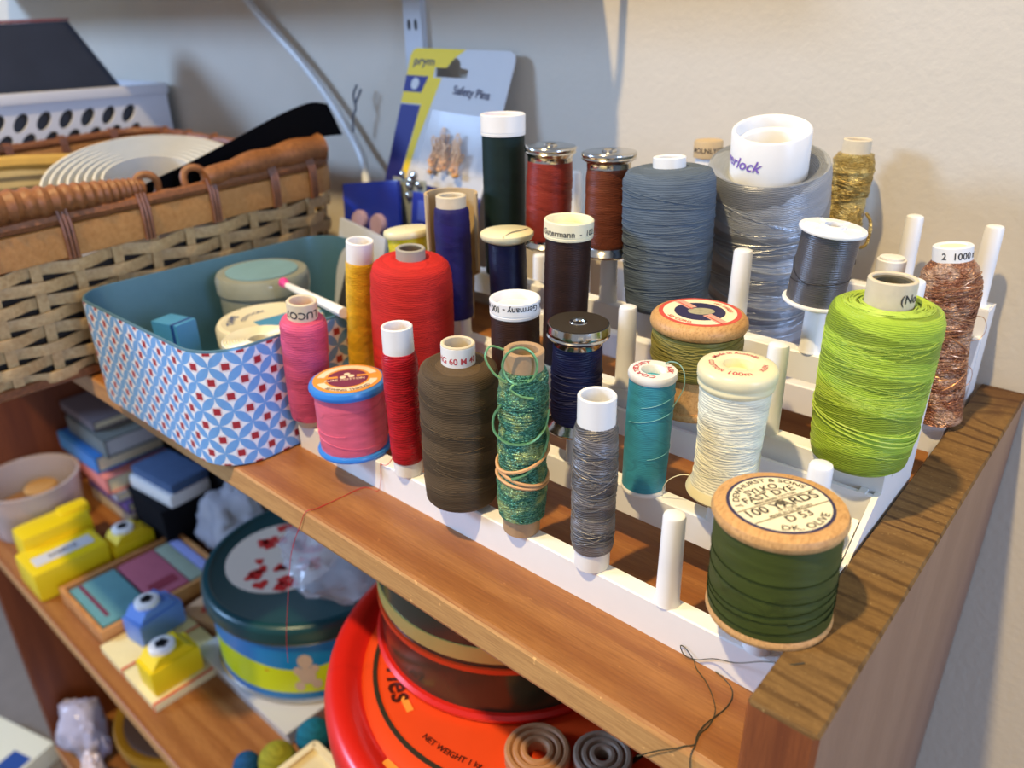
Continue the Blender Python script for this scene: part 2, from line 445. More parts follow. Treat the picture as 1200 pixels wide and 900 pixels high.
for (y, z, x0), zb in zip(rows, (0.0, 11.2, 26.4, 41.2)):
    rail(rack, y, zb, z); xs = [x0-PITCH*j for j in range(NP)]
    if zb == 0.0: xs[6], xs[7] = -139.4, -163.4
    if zb == 11.2: xs[7] = -163.8
    add_pegs(rack, y, z, xs)
g = Geo(); g.box(((XL-1)/2, 43.4, 25.2), (-XL-1.5, 1.3, 8.0), bev=.2); g.build('lower_rail', M['white_plastic'], rack)
stair = [(0.3, 0.2), (0.3, 8.6), (4.9, 8.6), (6.5, 6.0), (23.6, 11.5), (23.6, 18.2), (28.4, 18.2), (42.8, 29.2), (45.7, 29.2), (45.7, 33.2), (50.4, 33.2),
         (52.0, 30.4), (67.6, 42.0), (67.6, 47.8), (72.4, 47.8), (72.4, 0.2), (42.0, 0.2), (42.0, 20.0), (28.6, 8.0), (24.0, 5.0), (5.2, 0.2)]
for x0, x1 in ((-1.5, -0.2), (XL+.2, XL+1.6)):
    g = Geo(); g.prism(stair, x0, x1, 'x'); g.build('end_plate', M['white_plastic'], rack)
for x in (-2.4, XL+2.0):
    g = Geo(); g.prism([(42.8, 29.4), (45.4, 29.4), (45.4, 20.6), (29.0, 7.0), (26.5, 9.0), (42.8, 22.0)], x-2.2, x-.6, 'x'); g.build('end_rib', M['white_plastic'], rack)
back = thing('spool_rack', 'second white spool rack half hidden, tight against the wall behind the first', 'rack')
rail(back, 107, 12.5, 22.0); rail(back, 133, 41.5, 50.0, x1=-1.0)
add_pegs(back, 107, 22.0, [-1.8-0.6-21.4*j for j in (0, 1, 4, 5, 6, 7)]); add_pegs(back, 133, 50.0, [-5.0-21.4*j for j in (0, 1, 2, 4, 5, 6, 7)])
for x0, x1 in ((-6.8, -.4), (XL, XL+6)):
    g = Geo(); g.prism([(130.4, .2), (130.4, 49.2), (139.5, 49.2), (139.5, .2)], x0+.4, x1-.3, 'x'); g.build('end_post', M['white_plastic'], back)
    g = Geo(); g.prism([(104.6, .2), (104.6, 20.8), (109.4, 20.8), (111, 18), (122, 26), (127.5, 41), (130.4, 41), (130.4, 26), (112, 10), (109.4, .2)], x0+4.0, x1-.5, 'x'); g.build('end_plate', M['white_plastic'], back)

# ------------------------------------------------------------------ spool parts
SG = 'thread spools on the white racks'
def spool(name, label, loc, lean=0.0, group=SG, lean_y=0.0):
    return thing(name, label, 'spool', loc, (lean_y, math.atan(lean), 0), group)
def tube_part(root, name, ro, ri, z0, z1, mat, seg=32):
    b = min(.25, (ro-ri)*.4)
    g = Geo(); g.lathe([(ri, z0), (ro-b, z0), (ro, z0+b), (ro, z1-b), (ro-b, z1), (ri+b, z1), (ri, z1-b)], seg, closed=True)
    return g.build(name, mat, root)
def disc_part(root, name, ro, ri, z0, z1, mat, bev=.5, seg=44):
    b = min(bev, (z1-z0)*.45)
    g = Geo(); g.lathe([(ri, z0), (ro-b, z0), (ro-.3*b, z0+.3*b), (ro, z0+b), (ro, z1-b), (ro-.3*b, z1-.3*b), (ro-b, z1), (ri, z1)], seg, closed=True)
    return g.build(name, mat, root)
def interp(ctrl, n):
    tot = [0.0]
    for i in range(1, len(ctrl)): tot.append(tot[-1]+math.hypot(ctrl[i][0]-ctrl[i-1][0], ctrl[i][1]-ctrl[i-1][1]))
    out = []
    for k in range(n+1):
        d = tot[-1]*k/n; i = 0
        while i < len(tot)-2 and tot[i+1] < d: i += 1
        t = (d-tot[i])/max(1e-9, tot[i+1]-tot[i])
        out.append((ctrl[i][0]*(1-t)+ctrl[i+1][0]*t, ctrl[i][1]*(1-t)+ctrl[i+1][1]*t))
    return out
def wound(root, ctrl, core, mat, n=48, amp=.10, seed=0, seg=56, wave=0.0, name='thread'):
    """wound body: ctrl is the outer outline from bottom to top; caps run in to the core"""
    pr = [(core, ctrl[0][1])]+interp(ctrl, n)+[(core, ctrl[-1][1]-.02)]
    def jit(r, z, a, i):
        if i == 0 or i == len(pr)-1: return r, z
        q = mn.noise(Vector((math.cos(a)*1.1, math.sin(a)*1.1, z*.55+seed*7.3)))
        q2 = mn.noise(Vector((seed*3.1, .5, z*1.3+2.2*math.sin(a+seed))))
        return r+amp*(q+q2)+wave*math.sin(z*1.15+1.4*math.sin(a+seed)), z
    g = Geo(); g.lathe(pr, seg, closed=False, jit=jit)
    return g.build(name, mat, root)
def strands(root, items, mat, rfun, r=.13, name='loose_strands'):
    """single loops of thread lying on the winding: (z, tilt amplitude, phase, turns, drift, lift)"""
    g = Geo()
    for z, A, ph, turns, drift, lift in items:
        n = int(30*turns)+2; pts = []
        for k in range(n):
            a = 2*PI*turns*k/(n-1)+ph
            zz = z+A*math.sin(a-ph*.5)+drift*k/(n-1)
            rr = rfun(zz)+lift
            pts.append((rr*math.cos(a), rr*math.sin(a), zz))
        g.tube(pts, r, 4)
    return g.build(name, mat, root)
def rf(ctrl):
    def f(z):
        if z <= ctrl[0][1]: return ctrl[0][0]
        for (r0, z0), (r1, z1) in zip(ctrl, ctrl[1:]):
            if z0 <= z <= z1 and z1 > z0: return r0+(r1-r0)*(z-z0)/(z1-z0)
        return ctrl[-1][0]
    return f
def rand_items(n, z0, z1, A, seed, lift=.08, turns=1.3, drift=1.5):
    q = random.Random(seed)
    return [(q.uniform(z0+A, z1-A), q.uniform(-A, A), q.uniform(0, 2*PI), turns*q.uniform(.7, 1.2), q.uniform(-drift, drift), lift*q.uniform(.5, 1.3)) for _ in range(n)]
VIEW = math.radians(-55)           # the side of a spool that faces the viewer (about)

# --- first row -----------------------------------------------------------
c = srgb(226, 92, 128)
m = thread_mat('thread_pink', c, 1.3, 1, 9, 1, .16)
t = spool('thread_spool', 'rose pink thread on a slim printed tube at the left end of the front row', (-164.3, 2.5, 10.0), .10)
tube_part(t, 'core', 4.6, 3.6, 0, 43.5, M['paper_tube'])
wound(t, [(4.7, 2.6), (6.0, 2.8), (6.5, 8), (6.9, 20), (7.2, 31), (7.1, 36.0), (6.2, 37.6), (4.7, 38.0)], 4.5, m, seed=1)
g = Geo(); text_geo(g, 'LUCO7', 3.2, cyl_map(4.68, VIEW+.25, 41.2, True), sx=1.1); g.build('print', M['ink_black'], t)

c = srgb(228, 104, 128)
m = thread_mat('thread_rose', c, 2.4, 0, 30, 0, .10, rough=.42, contrast=.05, bstr=.15)
t = spool('thread_reel', 'pink thread reel with bright blue rims and an orange and plum label', (-139.6, 1.4, 10.0), 0)
disc_part(t, 'flange', 11.3, 3.3, 0, 1.9, M['blue_plastic'], .9)
ct = [(10.2, 1.9), (10.3, 4), (10.4, 12), (10.4, 17), (10.2, 20.2)]
wound(t, ct, 4, m, amp=.05, seed=2)
strands(t, [(11, 2.2, .4, .8, 0, .1), (6, 1.8, 3.5, .7, 0, .1)], m, rf(ct))
disc_part(t, 'flange', 11.6, 3.3, 20.2, 23.3, M['blue_plastic'], 1.3)
g = Geo(); g.lathe([(0.01, 23.25), (10.2, 23.25), (10.2, 23.45), (0.01, 23.5)], 48); lb = g.build('label', M['label_orange'], t)
g = Geo()
for a0, a1 in ((.25, PI-.25), (PI+.25, 2*PI-.25)):
    P = [(9.1*math.cos(a0+(a1-a0)*k/20), 9.1*math.sin(a0+(a1-a0)*k/20)) for k in range(21)]; Q = [(6.9*math.cos(a0+(a1-a0)*k/20), 6.9*math.sin(a0+(a1-a0)*k/20)) for k in range(21)]
    rot = math.radians(54)
    rr = lambda p: (p[0]*math.cos(rot)-p[1]*math.sin(rot), p[0]*math.sin(rot)+p[1]*math.cos(rot))
    for k in range(20): g.add([(*rr(P[k]), 23.54), (*rr(P[k+1]), 23.54), (*rr(Q[k+1]), 23.54), (*rr(Q[k]), 23.54)], [[0, 1, 2, 3]])
g.build('label_band', M['label_peach'], lb)
g = Geo(); g.lathe([(0.01, 23.5), (6.1, 23.52), (6.1, 23.55), (.01, 23.58)], 40); g.build('label_centre', M['label_plum'], lb)
g = Geo(); text_geo(g, 'SEWING THREAD', 1.9, ring_map(9.0, math.radians(-36), 23.6, True)); g.build('print', M['ink_black'], lb)
g = Geo(); text_geo(g, 'PURE COTTON', 1.7, flat_map((.9, -1.6), math.radians(54), 23.64))
for dx, dy in ((-1.3, .6), (1.2, 1.0), (0, 2.6)):
    cx, cy = dx*math.cos(rot)-dy*math.sin(rot), dx*math.sin(rot)+dy*math.cos(rot); g.lathe([(.01, 23.6), (.95, 23.6), (.95, 23.66), (.01, 23.68)], 12, c=(cx, cy, 0))
g.build('print', M['label_peach'], lb)
for sx_ in (-1, 1):
    g = Geo(); cx = sx_*4.6; g.box((cx*math.cos(rot)-1.0*math.sin(rot)*1, cx*math.sin(rot)+1.0*math.cos(rot), 23.6), (3.6, 1.2, .06), rot); g.build('label_stripe', M['label_orange'], lb)

m = thread_mat('thread_scarlet', srgb(196, 26, 38), 1.4, 2, 6, 2, .25, rough=.4)
t = spool('thread_spool', 'narrow scarlet thread spool with white ends standing before the big red cone', (-116.0, 2.5, 10.0), .0)
tube_part(t, 'core', 4.25, 3.5, 0, 45.6, M['white_cap'])
wound(t, [(4.3, 4.4), (4.6, 4.7), (4.75, 12), (4.9, 25), (4.9, 36), (4.3, 38.2)], 4.1, m, amp=.12, seed=3)
g = Geo(); g.tube(crom([(-121.4+4, -2.1, 14.5), (-120.8, -1.6, 11.5), (-123.5, -1.5, 10.2), (-124.9, -1.9, 10.15)], 5), .1, 4)
strand_c = [(-119.8, .2, 14.4), (-121.5, -0.8, 11.6), (-124.5, -0.6, 10.25), (-125.6, -.35, 9.9), (-126.1, -.5, 4.0), (-127.2, -1.2, .2), (-132.1, -2.7, .16), (-133.0, -10.6, .16), (-133.8, -18.6, .16), (-135.2, -21.7, -.1), (-138.5, -22.25, -6), (-143.0, -22.6, -14.0), (-147.0, -22.8, -23.2), (-152.0, -23.0, -40), (-158.0, -23.0, -60), (-161, -22.8, -75)]
g = Geo(); g.tube(crom(strand_c, 6), .11, 4); tag(g.build('loose_thread', m), 'thin red thread trailing from the scarlet spool over the shelf edge', 'thread')

m = thread_mat('thread_bark', srgb(96, 78, 54), 2.2, 2, 10, 1, .22, rough=.7, cross=3, contrast=.32, wobble=.25, edge=.55, mottle=.08)
t = spool('thread_spool', 'large dark khaki brown thread spool on a paper tube with red print', (-93.9, 2.2, 10.0), .03)
tube_part(t, 'core', 4.3, 3.4, 0, 47.0, M['paper_tube'])
ct = [(4.5, 1.2), (8.6, 1.3), (9.6, 2.2), (10.0, 6), (10.2, 20), (10.35, 32), (10.3, 38.0), (9.7, 40.2), (8.2, 41.2), (4.3, 41.6)]
wound(t, ct, 4.2, m, n=70, amp=.12, seed=4)
strands(t, rand_items(8, 4, 38, 3.2, 5, .06), m, rf(ct), .08)
g = Geo(); text_geo(g, 'HG 60 M 40', 2.3, cyl_map(4.38, VIEW+.05, 42.6)); g.build('print', M['ink_red'], t)
tube_part(t, 'paper_band', 4.34, 4.1, 41.2, 46.6, M['white_cap'])

def metallic_thread(name, c1, c2, c3, rough=.28, f=1.0):
    t = NT(name); uv = t.n('ShaderNodeUVMap'); uv.uv_map = 'UVMap'; U, V, _ = t.xyz(uv.outputs[0])
    o = t.obj(); wob = t.noise(o, .35, 3)
    ph = t.add(t.add(t.mul(V, 1.25*f), t.mul(U, 2.0)), t.mul(wob, 5.0))
    h = t.add(t.mul(t.sin(t.mul(ph, 2*PI)), .5), .5)
    sp = t.noise(t.obj((1, 1, 2.2)), 1.5, 3, .7); sp2 = t.noise(o, .22, 3)
    col = t.mix(t.ramp(sp, [(.40, (0, 0, 0)), (.62, (1, 1, 1))]), c1, c2)  # paler noise flecks put into the colour as sparkle
    col = t.mix(t.mul(t.ramp(sp2, [(.48, (0, 0, 0)), (.62, (1, 1, 1))]), .75), col, c3)
    t.bump(t.add(h, t.mul(sp, 1.4)), .9, .5); return t.done(col, rough, .6)
m = metallic_thread('thread_green_tinsel', srgb(52, 112, 90), srgb(120, 186, 156), srgb(196, 212, 140))
t = spool('thread_spool', 'glittering green metallic thread on a card tube held by a tan rubber band', (-72.6, 2.5, 10.0), .03)
tube_part(t, 'core', 4.75, 3.3, 0, 50.6, M['card_tube'])
ct = [(4.8, 4.6), (5.5, 4.9), (5.9, 9), (5.9, 16), (5.5, 20), (5.9, 24), (5.5, 30), (5.0, 31.2), (5.7, 32.4), (5.8, 39), (5.4, 42), (5.6, 44), (4.9, 46)]
wound(t, ct, 4.6, m, n=60, amp=.22, seed=5, wave=.12)
q = random.Random(77); g = Geo(); fr = rf(ct); pts = []; zz = 5.2
N_ = 64*20
for k in range(N_):
    a = 2*PI*k/20; z_ = 5.2+39.6*k/N_+1.1*math.sin(a+.8*math.sin(k/97.0))*math.sin(k/61.0)
    pts.append(((fr(z_)+.1+.12*mn.noise(Vector((k*.11, 0, 0))))*math.cos(a), (fr(z_)+.1)*math.sin(a), z_))
g.tube(pts, .30, 5); g.build('winding', m, t)
strands(t, rand_items(16, 7, 44, 4.5, 11, .30, 1.2, 3), m, rf(ct), .22)
tw = M['green_strand'] = plain('green_strand', srgb(130, 186, 130), .3, .6, var=.35, scale=1.4)
g = Geo()
V_ = Vector((math.cos(VIEW), math.sin(VIEW), 0)); Rt = Vector((.752, .659, 0))
def lp(cx, cz, rx, rz, d, n=26, a0=0.0, a1=2*PI):
    return [tuple(V_*d+Rt*(cx+rx*math.cos(a0+(a1-a0)*k/n))+Vector((0, 0, cz+rz*math.sin(a0+(a1-a0)*k/n)))) for k in range(n+1)]
pts = lp(-.4, 48.6, 3.9, 4.6, 5.4, 26, -2.2, 4.4)+[tuple(V_*6+Rt*q[0]+Vector((0, 0, q[1]))) for q in ((-2.5, 43.0), (0, 41.2), (3, 40.8))]
g.tube(crom(pts, 2), .33, 5)
g.tube(crom([tuple(V_*q[2]+Rt*q[0]+Vector((0, 0, q[1]))) for q in ((-3.5, 44.6, 5.2), (-6.5, 46.3, 4), (-8.6, 49.5, 2.5), (-7.6, 51.6, 1), (-4.6, 50.6, 0.5))], 6), .26, 5)
g.tube(crom([tuple(V_*q[2]+Rt*q[0]+Vector((0, 0, q[1]))) for q in ((-5.0, 37.5, 3), (-6.8, 34, 2.5), (-6.4, 30.5, 3.5), (-3, 28.6, 5.6), (2, 29.0, 6.2), (5.4, 31.5, 4), (6.2, 35.5, 1))], 6), .34, 5)
g.tube(crom([tuple(V_*q[2]+Rt*q[0]+Vector((0, 0, q[1]))) for q in ((5.6, 33, 3), (6.2, 28, 2.2), (4.6, 23.5, 4.6), (1.6, 20.6, 6.2), (-2, 18.8, 6))], 6), .40, 5)
g.build('loose_loop', tw, t)
g = Geo()
for zz, A, ph in ((22.3, 2.6, .5), (18.4, -2.0, 1.3), (16.3, -1.0, .8)):
    g.tube([((6.35)*math.cos(a), 6.35*math.sin(a), zz+A*math.sin(a+ph)) for a in [2*PI*k/36 for k in range(36)]], .46, 6, True)
g.build('rubber_band', M['rubber'], t)

def silver_thread(name, c, rough=.4, metal=.3, **kw): return thread_mat(name, c, rough=rough, metal=metal, **kw)
m = silver_thread('thread_pewter', srgb(132, 128, 126), freq=1.9, nu=4, band=7.5, nb=1, var=.36, cross=8, contrast=.42, bstr=.6, spec=.5)
t = spool('thread_spool', 'slim pewter grey thread spool with bare white ends on the front rail', (-50.3, 2.5, 10.0), .0)
tube_part(t, 'core', 4.3, 3.55, 0, 45.4, M['white_cap'])
ct = [(4.4, 4.9), (4.8, 5.3), (5.05, 8), (5.0, 16), (5.15, 24), (5.0, 32), (5.0, 36.8), (4.4, 38.6)]
wound(t, ct, 4.2, m, n=60, amp=.16, seed=6, wave=.1)
strands(t, rand_items(34, 6, 37, 3.2, 21, .1, 1.1, 2), m, rf(ct), .12)
g = Geo(); g.tube(crom([(-5.0, -.5, 7), (-6.4, .6, 9), (-7.4, 1.8, 7), (-7.0, 2.4, 2.5), (-5.4, 2.2, .3)], 6), .1, 4); g.build('loose_end', m, t)

m = thread_mat('thread_dark_olive', srgb(70, 80, 28), 2.6, 0, 24, 0, .16, rough=.5, contrast=.06)
t = spool('thread_reel', 'dark olive thread on a wooden reel with printed cream paper label, nearest the side board', (-7.0, 2.5, 20.3), -.03)
disc_part(t, 'flange', 12.3, 3.2, 0, 2.4, M['reel_wood'], 1.2)
ct = [(12.0, 2.3), (12.0, 6), (11.95, 14), (11.9, 20), (11.8, 22.4)]
wound(t, ct, 4, m, n=40, amp=.07, seed=7)
strands(t, [(9, 1.6, -1.2, 1.1, 0, .1), (7, 1.4, -.9, 1.0, .5, .1), (5.4, 2.0, -.2, 1.1, .5, .1), (12, .8, 2, 1.2, 0, .05), (15.5, .8, 1.1, 1.0, .5, .08)], plain('strand_olive', srgb(30, 38, 14), .9, Specular_IOR_Level=.1), rf(ct), .13)
disc_part(t, 'flange', 12.6, 3.2, 22.2, 25.3, M['reel_wood'], 1.5, 56)
g = Geo(); g.lathe([(9.9, 25.2), (9.9, 25.36), (9.2, 25.4), (0.01, 25.4)], 56); lb = g.build('label', M['ink_navy'], t)
g = Geo(); g.lathe([(9.25, 25.3), (9.25, 25.44), (0.01, 25.44)], 56); g.build('label_face', M['label_cream'], lb)
A0 = math.radians(64.0); zt = 25.50
def at(u, v): return (u*math.cos(A0)-v*math.sin(A0), u*math.sin(A0)+v*math.cos(A0))
g = Geo()
for txt, sz, u, v, sx in (('SYLKO', 2.5, -.2, 4.5, 1.0), ('FAST DYE', 2.5, 0, 2.45, 1.1), ('MERCERISED COTTON', .95, .2, 1.35, 1.0), ('100 YARDS', 3.1, .1, -1.55, 1.12), ('OF 3 CORD', .8, 0, -2.25, 1.0), ('MADE IN GT BRITAIN', .85, 0, -3.15, 1.2), ('D 53', 2.7, .2, -5.75, 1.1)):
    text_geo(g, txt, sz, flat_map(at(u, v), A0, zt), sx=sx)
text_geo(g, 'J. DEWHURST & SONS', 1.75, ring_map(7.5, A0+PI/2, zt), sx=1.12)
text_geo(g, 'DK. OLIVE', 2.15, ring_map(8.9, A0-PI/2, zt, True), sx=1.25)
for v, hw in ((.95, 9.1), (-3.4, 8.5)):
    cx, cy = at(0, v); g.box((cx, cy, zt-.02), (hw*2, .2, .04), A0)
g.build('print', M['ink_black'], lb)
g = Geo(); g.lathe([(.01, 25.5), (.85, 25.5), (.55, 25.62), (.01, 25.56)], 7); g.build('torn_hole', M['dark_inside'], lb)
stm = plain('strand_olive_end', srgb(52, 50, 24), .6)
pts = [(4.6, -7.5, 21.2), (2.3, -9.3, 20.7), (-2.5, -7.6, 17.0), (-8.6, -5.2, 10.8), (-15.2, -1.2, 4.6), (-19.5, -.7, 1.2), (-22.4, -.6, .7), (-23.6, -.45, 2.4), (-22.3, -.5, 2.6), (-20.0, -.9, 1.0), (-18.4, -2.2, .3), (-14.9, -4.2, .25), (-11.6, -7.4, .25), (-9.8, -10.2, .25), (-9.2, -13.7, .25), (-9.6, -16.8, .25), (-9.2, -19.6, .25), (-10.6, -21.2, .1), (-12.0, -22.1, -.8), (-16, -22.4, -4.5), (-20, -22.6, -9.0)]
g = Geo(); g.tube(crom(pts, 7), .13, 4)
pts = [(-15.0, -.25, .3), (-13.0, -.7, .3), (-10.3, -2.1, .3), (-8.9, -4.5, .3), (-8.7, -7.8, .3), (-9.3, -11.1, .4), (-9.9, -14.5, .5), (-9.8, -17.6, .4), (-9.0, -19.8, .3), (-8.8, -21.4, .1), (-8.6, -22.2, -1.2), (-8.3, -22.4, -4), (-8.9, -22.5, -8)]
g.tube(crom(pts, 7), .13, 4)
tag(g.build('loose_thread', stm), 'dark olive thread end looping down over the wooden shelf edge', 'thread')

# --- second row ----------------------------------------------------------
m = thread_mat('thread_yellow', srgb(240, 188, 40), 1.4, 2, 7, 2, .16, rough=.45)
t = spool('thread_spool', 'slim golden yellow thread spool with a white top beside the big red cone', (-165.6+.4, 26, 19.5), .125)
tube_part(t, 'core', 4.35, 3.6, 0, 47.8, M['white_cap'])
wound(t, [(4.4, 3), (4.6, 3.3), (4.75, 14), (4.8, 30), (4.7, 40), (4.4, 41)], 4.2, m, seed=8)
m = thread_mat('thread_red', srgb(206, 42, 34), 1.7, 2, 12, 1, .10, rough=.75, contrast=.06)
t = spool('thread_cone', 'big matt red overlocker thread cone with a grey cardboard top', (-138.0, 26, 19.5), .056)
tube_part(t, 'core', 4.4, 3.3, 0, 49.2, M['grey_core'])
ct = [(4.6, 1.0), (11.4, 1.2), (12.4, 2.6), (12.7, 10), (12.75, 25), (12.5, 36), (12.2, 41), (11.4, 44), (9.6, 45.6), (6.4, 46.2), (4.5, 46.0)]
wound(t, ct, 4.2, m, n=70, amp=.09, seed=9, seg=64)
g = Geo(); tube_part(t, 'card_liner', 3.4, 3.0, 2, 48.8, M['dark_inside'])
m = thread_mat('thread_coffee', srgb(58, 34, 22), 2.2, 0, 18, 1, .2, rough=.5, contrast=.1)
def capped(label, loc, h, thr, rcap, rth, cap, txt, flip, lean, ang, nm='thread_spool', hc=4.6, ring=True, tsize=2.2, ink='ink_black'):
    t = spool(nm, label, loc, lean)
    tube_part(t, 'core', rth-1.2, 3.2, 0, h-hc, M['white_cap'])
    disc_part(t, 'base_cap', rth+.35, 3.2, 0, 1.6, M[cap], .3)
    wound(t, [(rth, 1.6), (rth, h*.4), (rth+.05, h*.7), (rth-.05, h-hc)], rth-1.1, thr, amp=.05, seed=int(h*7) % 50)
    zb = h-hc
    g = Geo(); ri = rcap-.75
    g.lathe([(ri, h-2.6), (ri, h-.25), (ri+.25, h), (rcap-.25, h), (rcap, h-.25), (rcap, zb+1.15), (rcap-.22, zb+1.0), (rcap-.22, zb+.85), (rcap, zb+.7), (rcap-.1, zb), (rth-1.2, zb), (0.01, zb+.4), (.01, h-2.6)], 44)
    cp = g.build('cap', M[cap], t)
    if txt:
        g = Geo(); text_geo(g, txt, tsize, cyl_map(rcap+.05, ang, zb+(1.5 if not flip else hc-.8), flip)); g.build('print', M[ink], cp)
    return t
capped('short dark brown thread spool with a hollow white printed cap, behind the khaki brown one', (-94.3, 26, 19.5), 42.4, m, 6.9, 6.65, 'white_cap', 'W. Germany - 100 m', True, 0, VIEW+.15, tsize=2.4)
m = thread_mat('thread_navy', srgb(22, 26, 62), 1.6, 1, 14, 1, .3, rough=.5)
def metal_reel(label, loc, h, thr, rf_, rt, lean, blacktop=False, hc=4.6):
    t = spool('thread_reel', label, loc, lean)
    g = Geo(); g.lathe([(2.9, 0), (rf_*.9, 0), (rf_*.97, .5), (rf_, 1.0), (rf_*.93, 1.6), (rf_*.85, 2.2), (rt-.3, 3.0), (rt-.6, 3.6), (2.9, 3.6)], 44, closed=True); g.build('flange', M['chrome'], t)
    tube_part(t, 'core', 3.6, 2.9, 3.2, h-4, M['chrome'])
    ct = [(rt-.3, 2.8), (rt, 3.5), (rt+.05, h*.4), (rt, h*.7), (rt-.25, h-hc)]
    wound(t, ct, 3.5, thr, amp=.14, seed=int(h*3+rt*11) % 40, n=40)
    z = h-hc-.1
    g = Geo(); g.lathe([(3.0, z), (rt-.3, z), (rt-.25, z+1.4), (rt+.1, z+1.9), (rf_*.95, z+2.3), (rf_, z+2.8), (rf_*.96, z+3.2), (rf_, z+3.7), (rf_, z+4.2), (rf_*.96, h-.1), (rf_*.88, h), (1.9, h-.15), (1.6, h-.8), (.01, h-.8), (.01, z)], 48)
    fl = g.build('flange', M['chrome'], t)
    if blacktop:
        g = Geo(); g.lathe([(2.3, h-.05), (rf_*.93, h-.05), (rf_*.93, h+.08), (2.3, h+.12)], 48, closed=True); g.build('top_disc', M['black_disc'], fl)
        g = Geo(); g.lathe([(2.4, h), (2.2, h+.35), (1.5, h+.3), (1.1, h-.5), (.01, h-.6)], 24); g.build('hub', M['chrome'], fl)
    else:
        g = Geo(); g.lathe([(2.2, h-.1), (1.9, h+.45), (1.2, h+.3), (.01, h-.2)], 20); g.build('hub', M['chrome'], fl)
    return t, rf(ct)
t, rr = metal_reel('navy thread on a chrome reel with a shiny black top disc', (-73.6, 26, 29.5), 30.2, m, 8.15, 6.5, .02, True, 5.8)
strands(t, rand_items(10, 6, 20, 2, 31, .15), m, rr, .14)
m = thread_mat('thread_teal', srgb(70, 166, 188), 2.4, 1, 20, 1, .13, rough=.45, contrast=.07)
t = spool('thread_spool', 'teal blue thread spool with red lettering round its white top', (-51.3, 26, 19.5), .02)
tube_part(t, 'core', 3.9, 3.2, 0, 33, M['white_cap'])
disc_part(t, 'flange', 5.75, 3.2, 0, 1.5, M['white_cap'], .5)
ct = [(5.5, 1.5), (5.6, 8), (5.65, 20), (5.6, 31.4)]
wound(t, ct, 3.8, m, amp=.05, seed=12)
strands(t, [(27, 2.2, -1.4, .7, -2, .1), (22, 1.5, -2, .6, 1, .1), (12, 1.0, -1, .6, .5, .1)], plain('strand_teal', srgb(110, 180, 190), .5), rf(ct), .1)
g = Geo(); g.lathe([(2.6, 31.4), (5.7, 31.4), (5.95, 31.9), (5.95, 32.9), (5.7, 33.4), (3.0, 33.5), (2.7, 33.2)], 44, closed=True); fl = g.build('flange', M['white_cap'], t)
g = Geo(); text_geo(g, 'COATS', 1.9, ring_map(3.5, math.radians(-103), 33.56), sx=1.05); text_geo(g, 'DUET', 1.9, ring_map(3.5, math.radians(170), 33.56)); text_geo(g, 'ASK', 1.9, ring_map(3.5, math.radians(38), 33.56)); g.build('print', M['ink_red'], fl)
g = Geo(); g.tube(crom([(0.5, 4.6, 33.5), (2, 4.4, 34.6), (4.5, 3.8, 35.0), (6.6, 2.9, 33.8), (7.4, 2.2, 30.5), (6.6, 1.0, 27.0), (5.9, .2, 25.2)], 6), .16, 4); g.build('loose_end', plain('strand_pale_teal', srgb(120, 160, 150), .5), t)
m = thread_mat('thread_cream', srgb(254, 251, 222), 1.5, 2, 9, 2, .10, rough=.45, contrast=.08)
t = spool('thread_spool', 'cream thread on a flared ivory plastic spool with red print on top', (-29.6, 26, 27.6), .0)
M['ivory'] = plain('ivory', srgb(236, 226, 180), .35, var=.03)
tube_part(t, 'core', 4.2, 3.2, .4, 30.5, M['ivory'])
g = Geo(); g.lathe([(3.2, 0), (8.6, 0), (8.85, .5), (8.6, 1.3), (7.6, 3.0), (6.9, 4.2), (4.0, 4.4), (3.2, 4.4)], 44, closed=True); g.build('flange', M['ivory'], t)
ct = [(8.2, 1.6), (7.6, 3.4), (7.3, 6), (7.2, 12), (7.4, 18), (7.7, 23), (7.9, 27.5)]
wound(t, ct, 4, m, n=56, amp=.10, seed=13)
strands(t, rand_items(20, 4, 26, 2.4, 41, .05, 1.1, 2), m, rf(ct), .07)
g = Geo(); g.lathe([(2.2, 27.4), (7.9, 27.4), (8.35, 28.0), (8.45, 28.6), (8.2, 29.1), (8.25, 29.4), (8.65, 29.9), (8.65, 31.6), (8.2, 32.4), (7.4, 32.7), (3.8, 32.9), (3.3, 32.6), (3.0, 29)], 52, closed=True); fl = g.build('flange', M['ivory'], t)
g = Geo(); g.lathe([(.01, 30.2), (3.2, 30.2), (3.2, 30.5), (.01, 30.4)], 20); g.build('hub', M['cream_cap'], fl)
g = Geo(); text_geo(g, '100m', 2.2, ring_map(6.5, math.radians(-60), 32.86, True), sx=1.2); text_geo(g, 'Made in Australia', 1.55, ring_map(5.2, math.radians(125), 32.9)); text_geo(g, 'COTTON', 1.6, ring_map(6.3, math.radians(-128), 32.9, True)); text_geo(g, 'XLEN', 1.6, ring_map(6.2, math.radians(8), 32.9, True)); g.build('print', M['ink_red'], fl)
g = Geo(); g.tube(crom([(-8.7, -1.0, 1.2), (-10.5, -2.0, 1.0), (-13.0, -2.6, -1.0), (-14.6, -2.2, -4.0), (-15.2, -1.4, -7.6)], 6), .12, 4); g.build('loose_end', m, t)

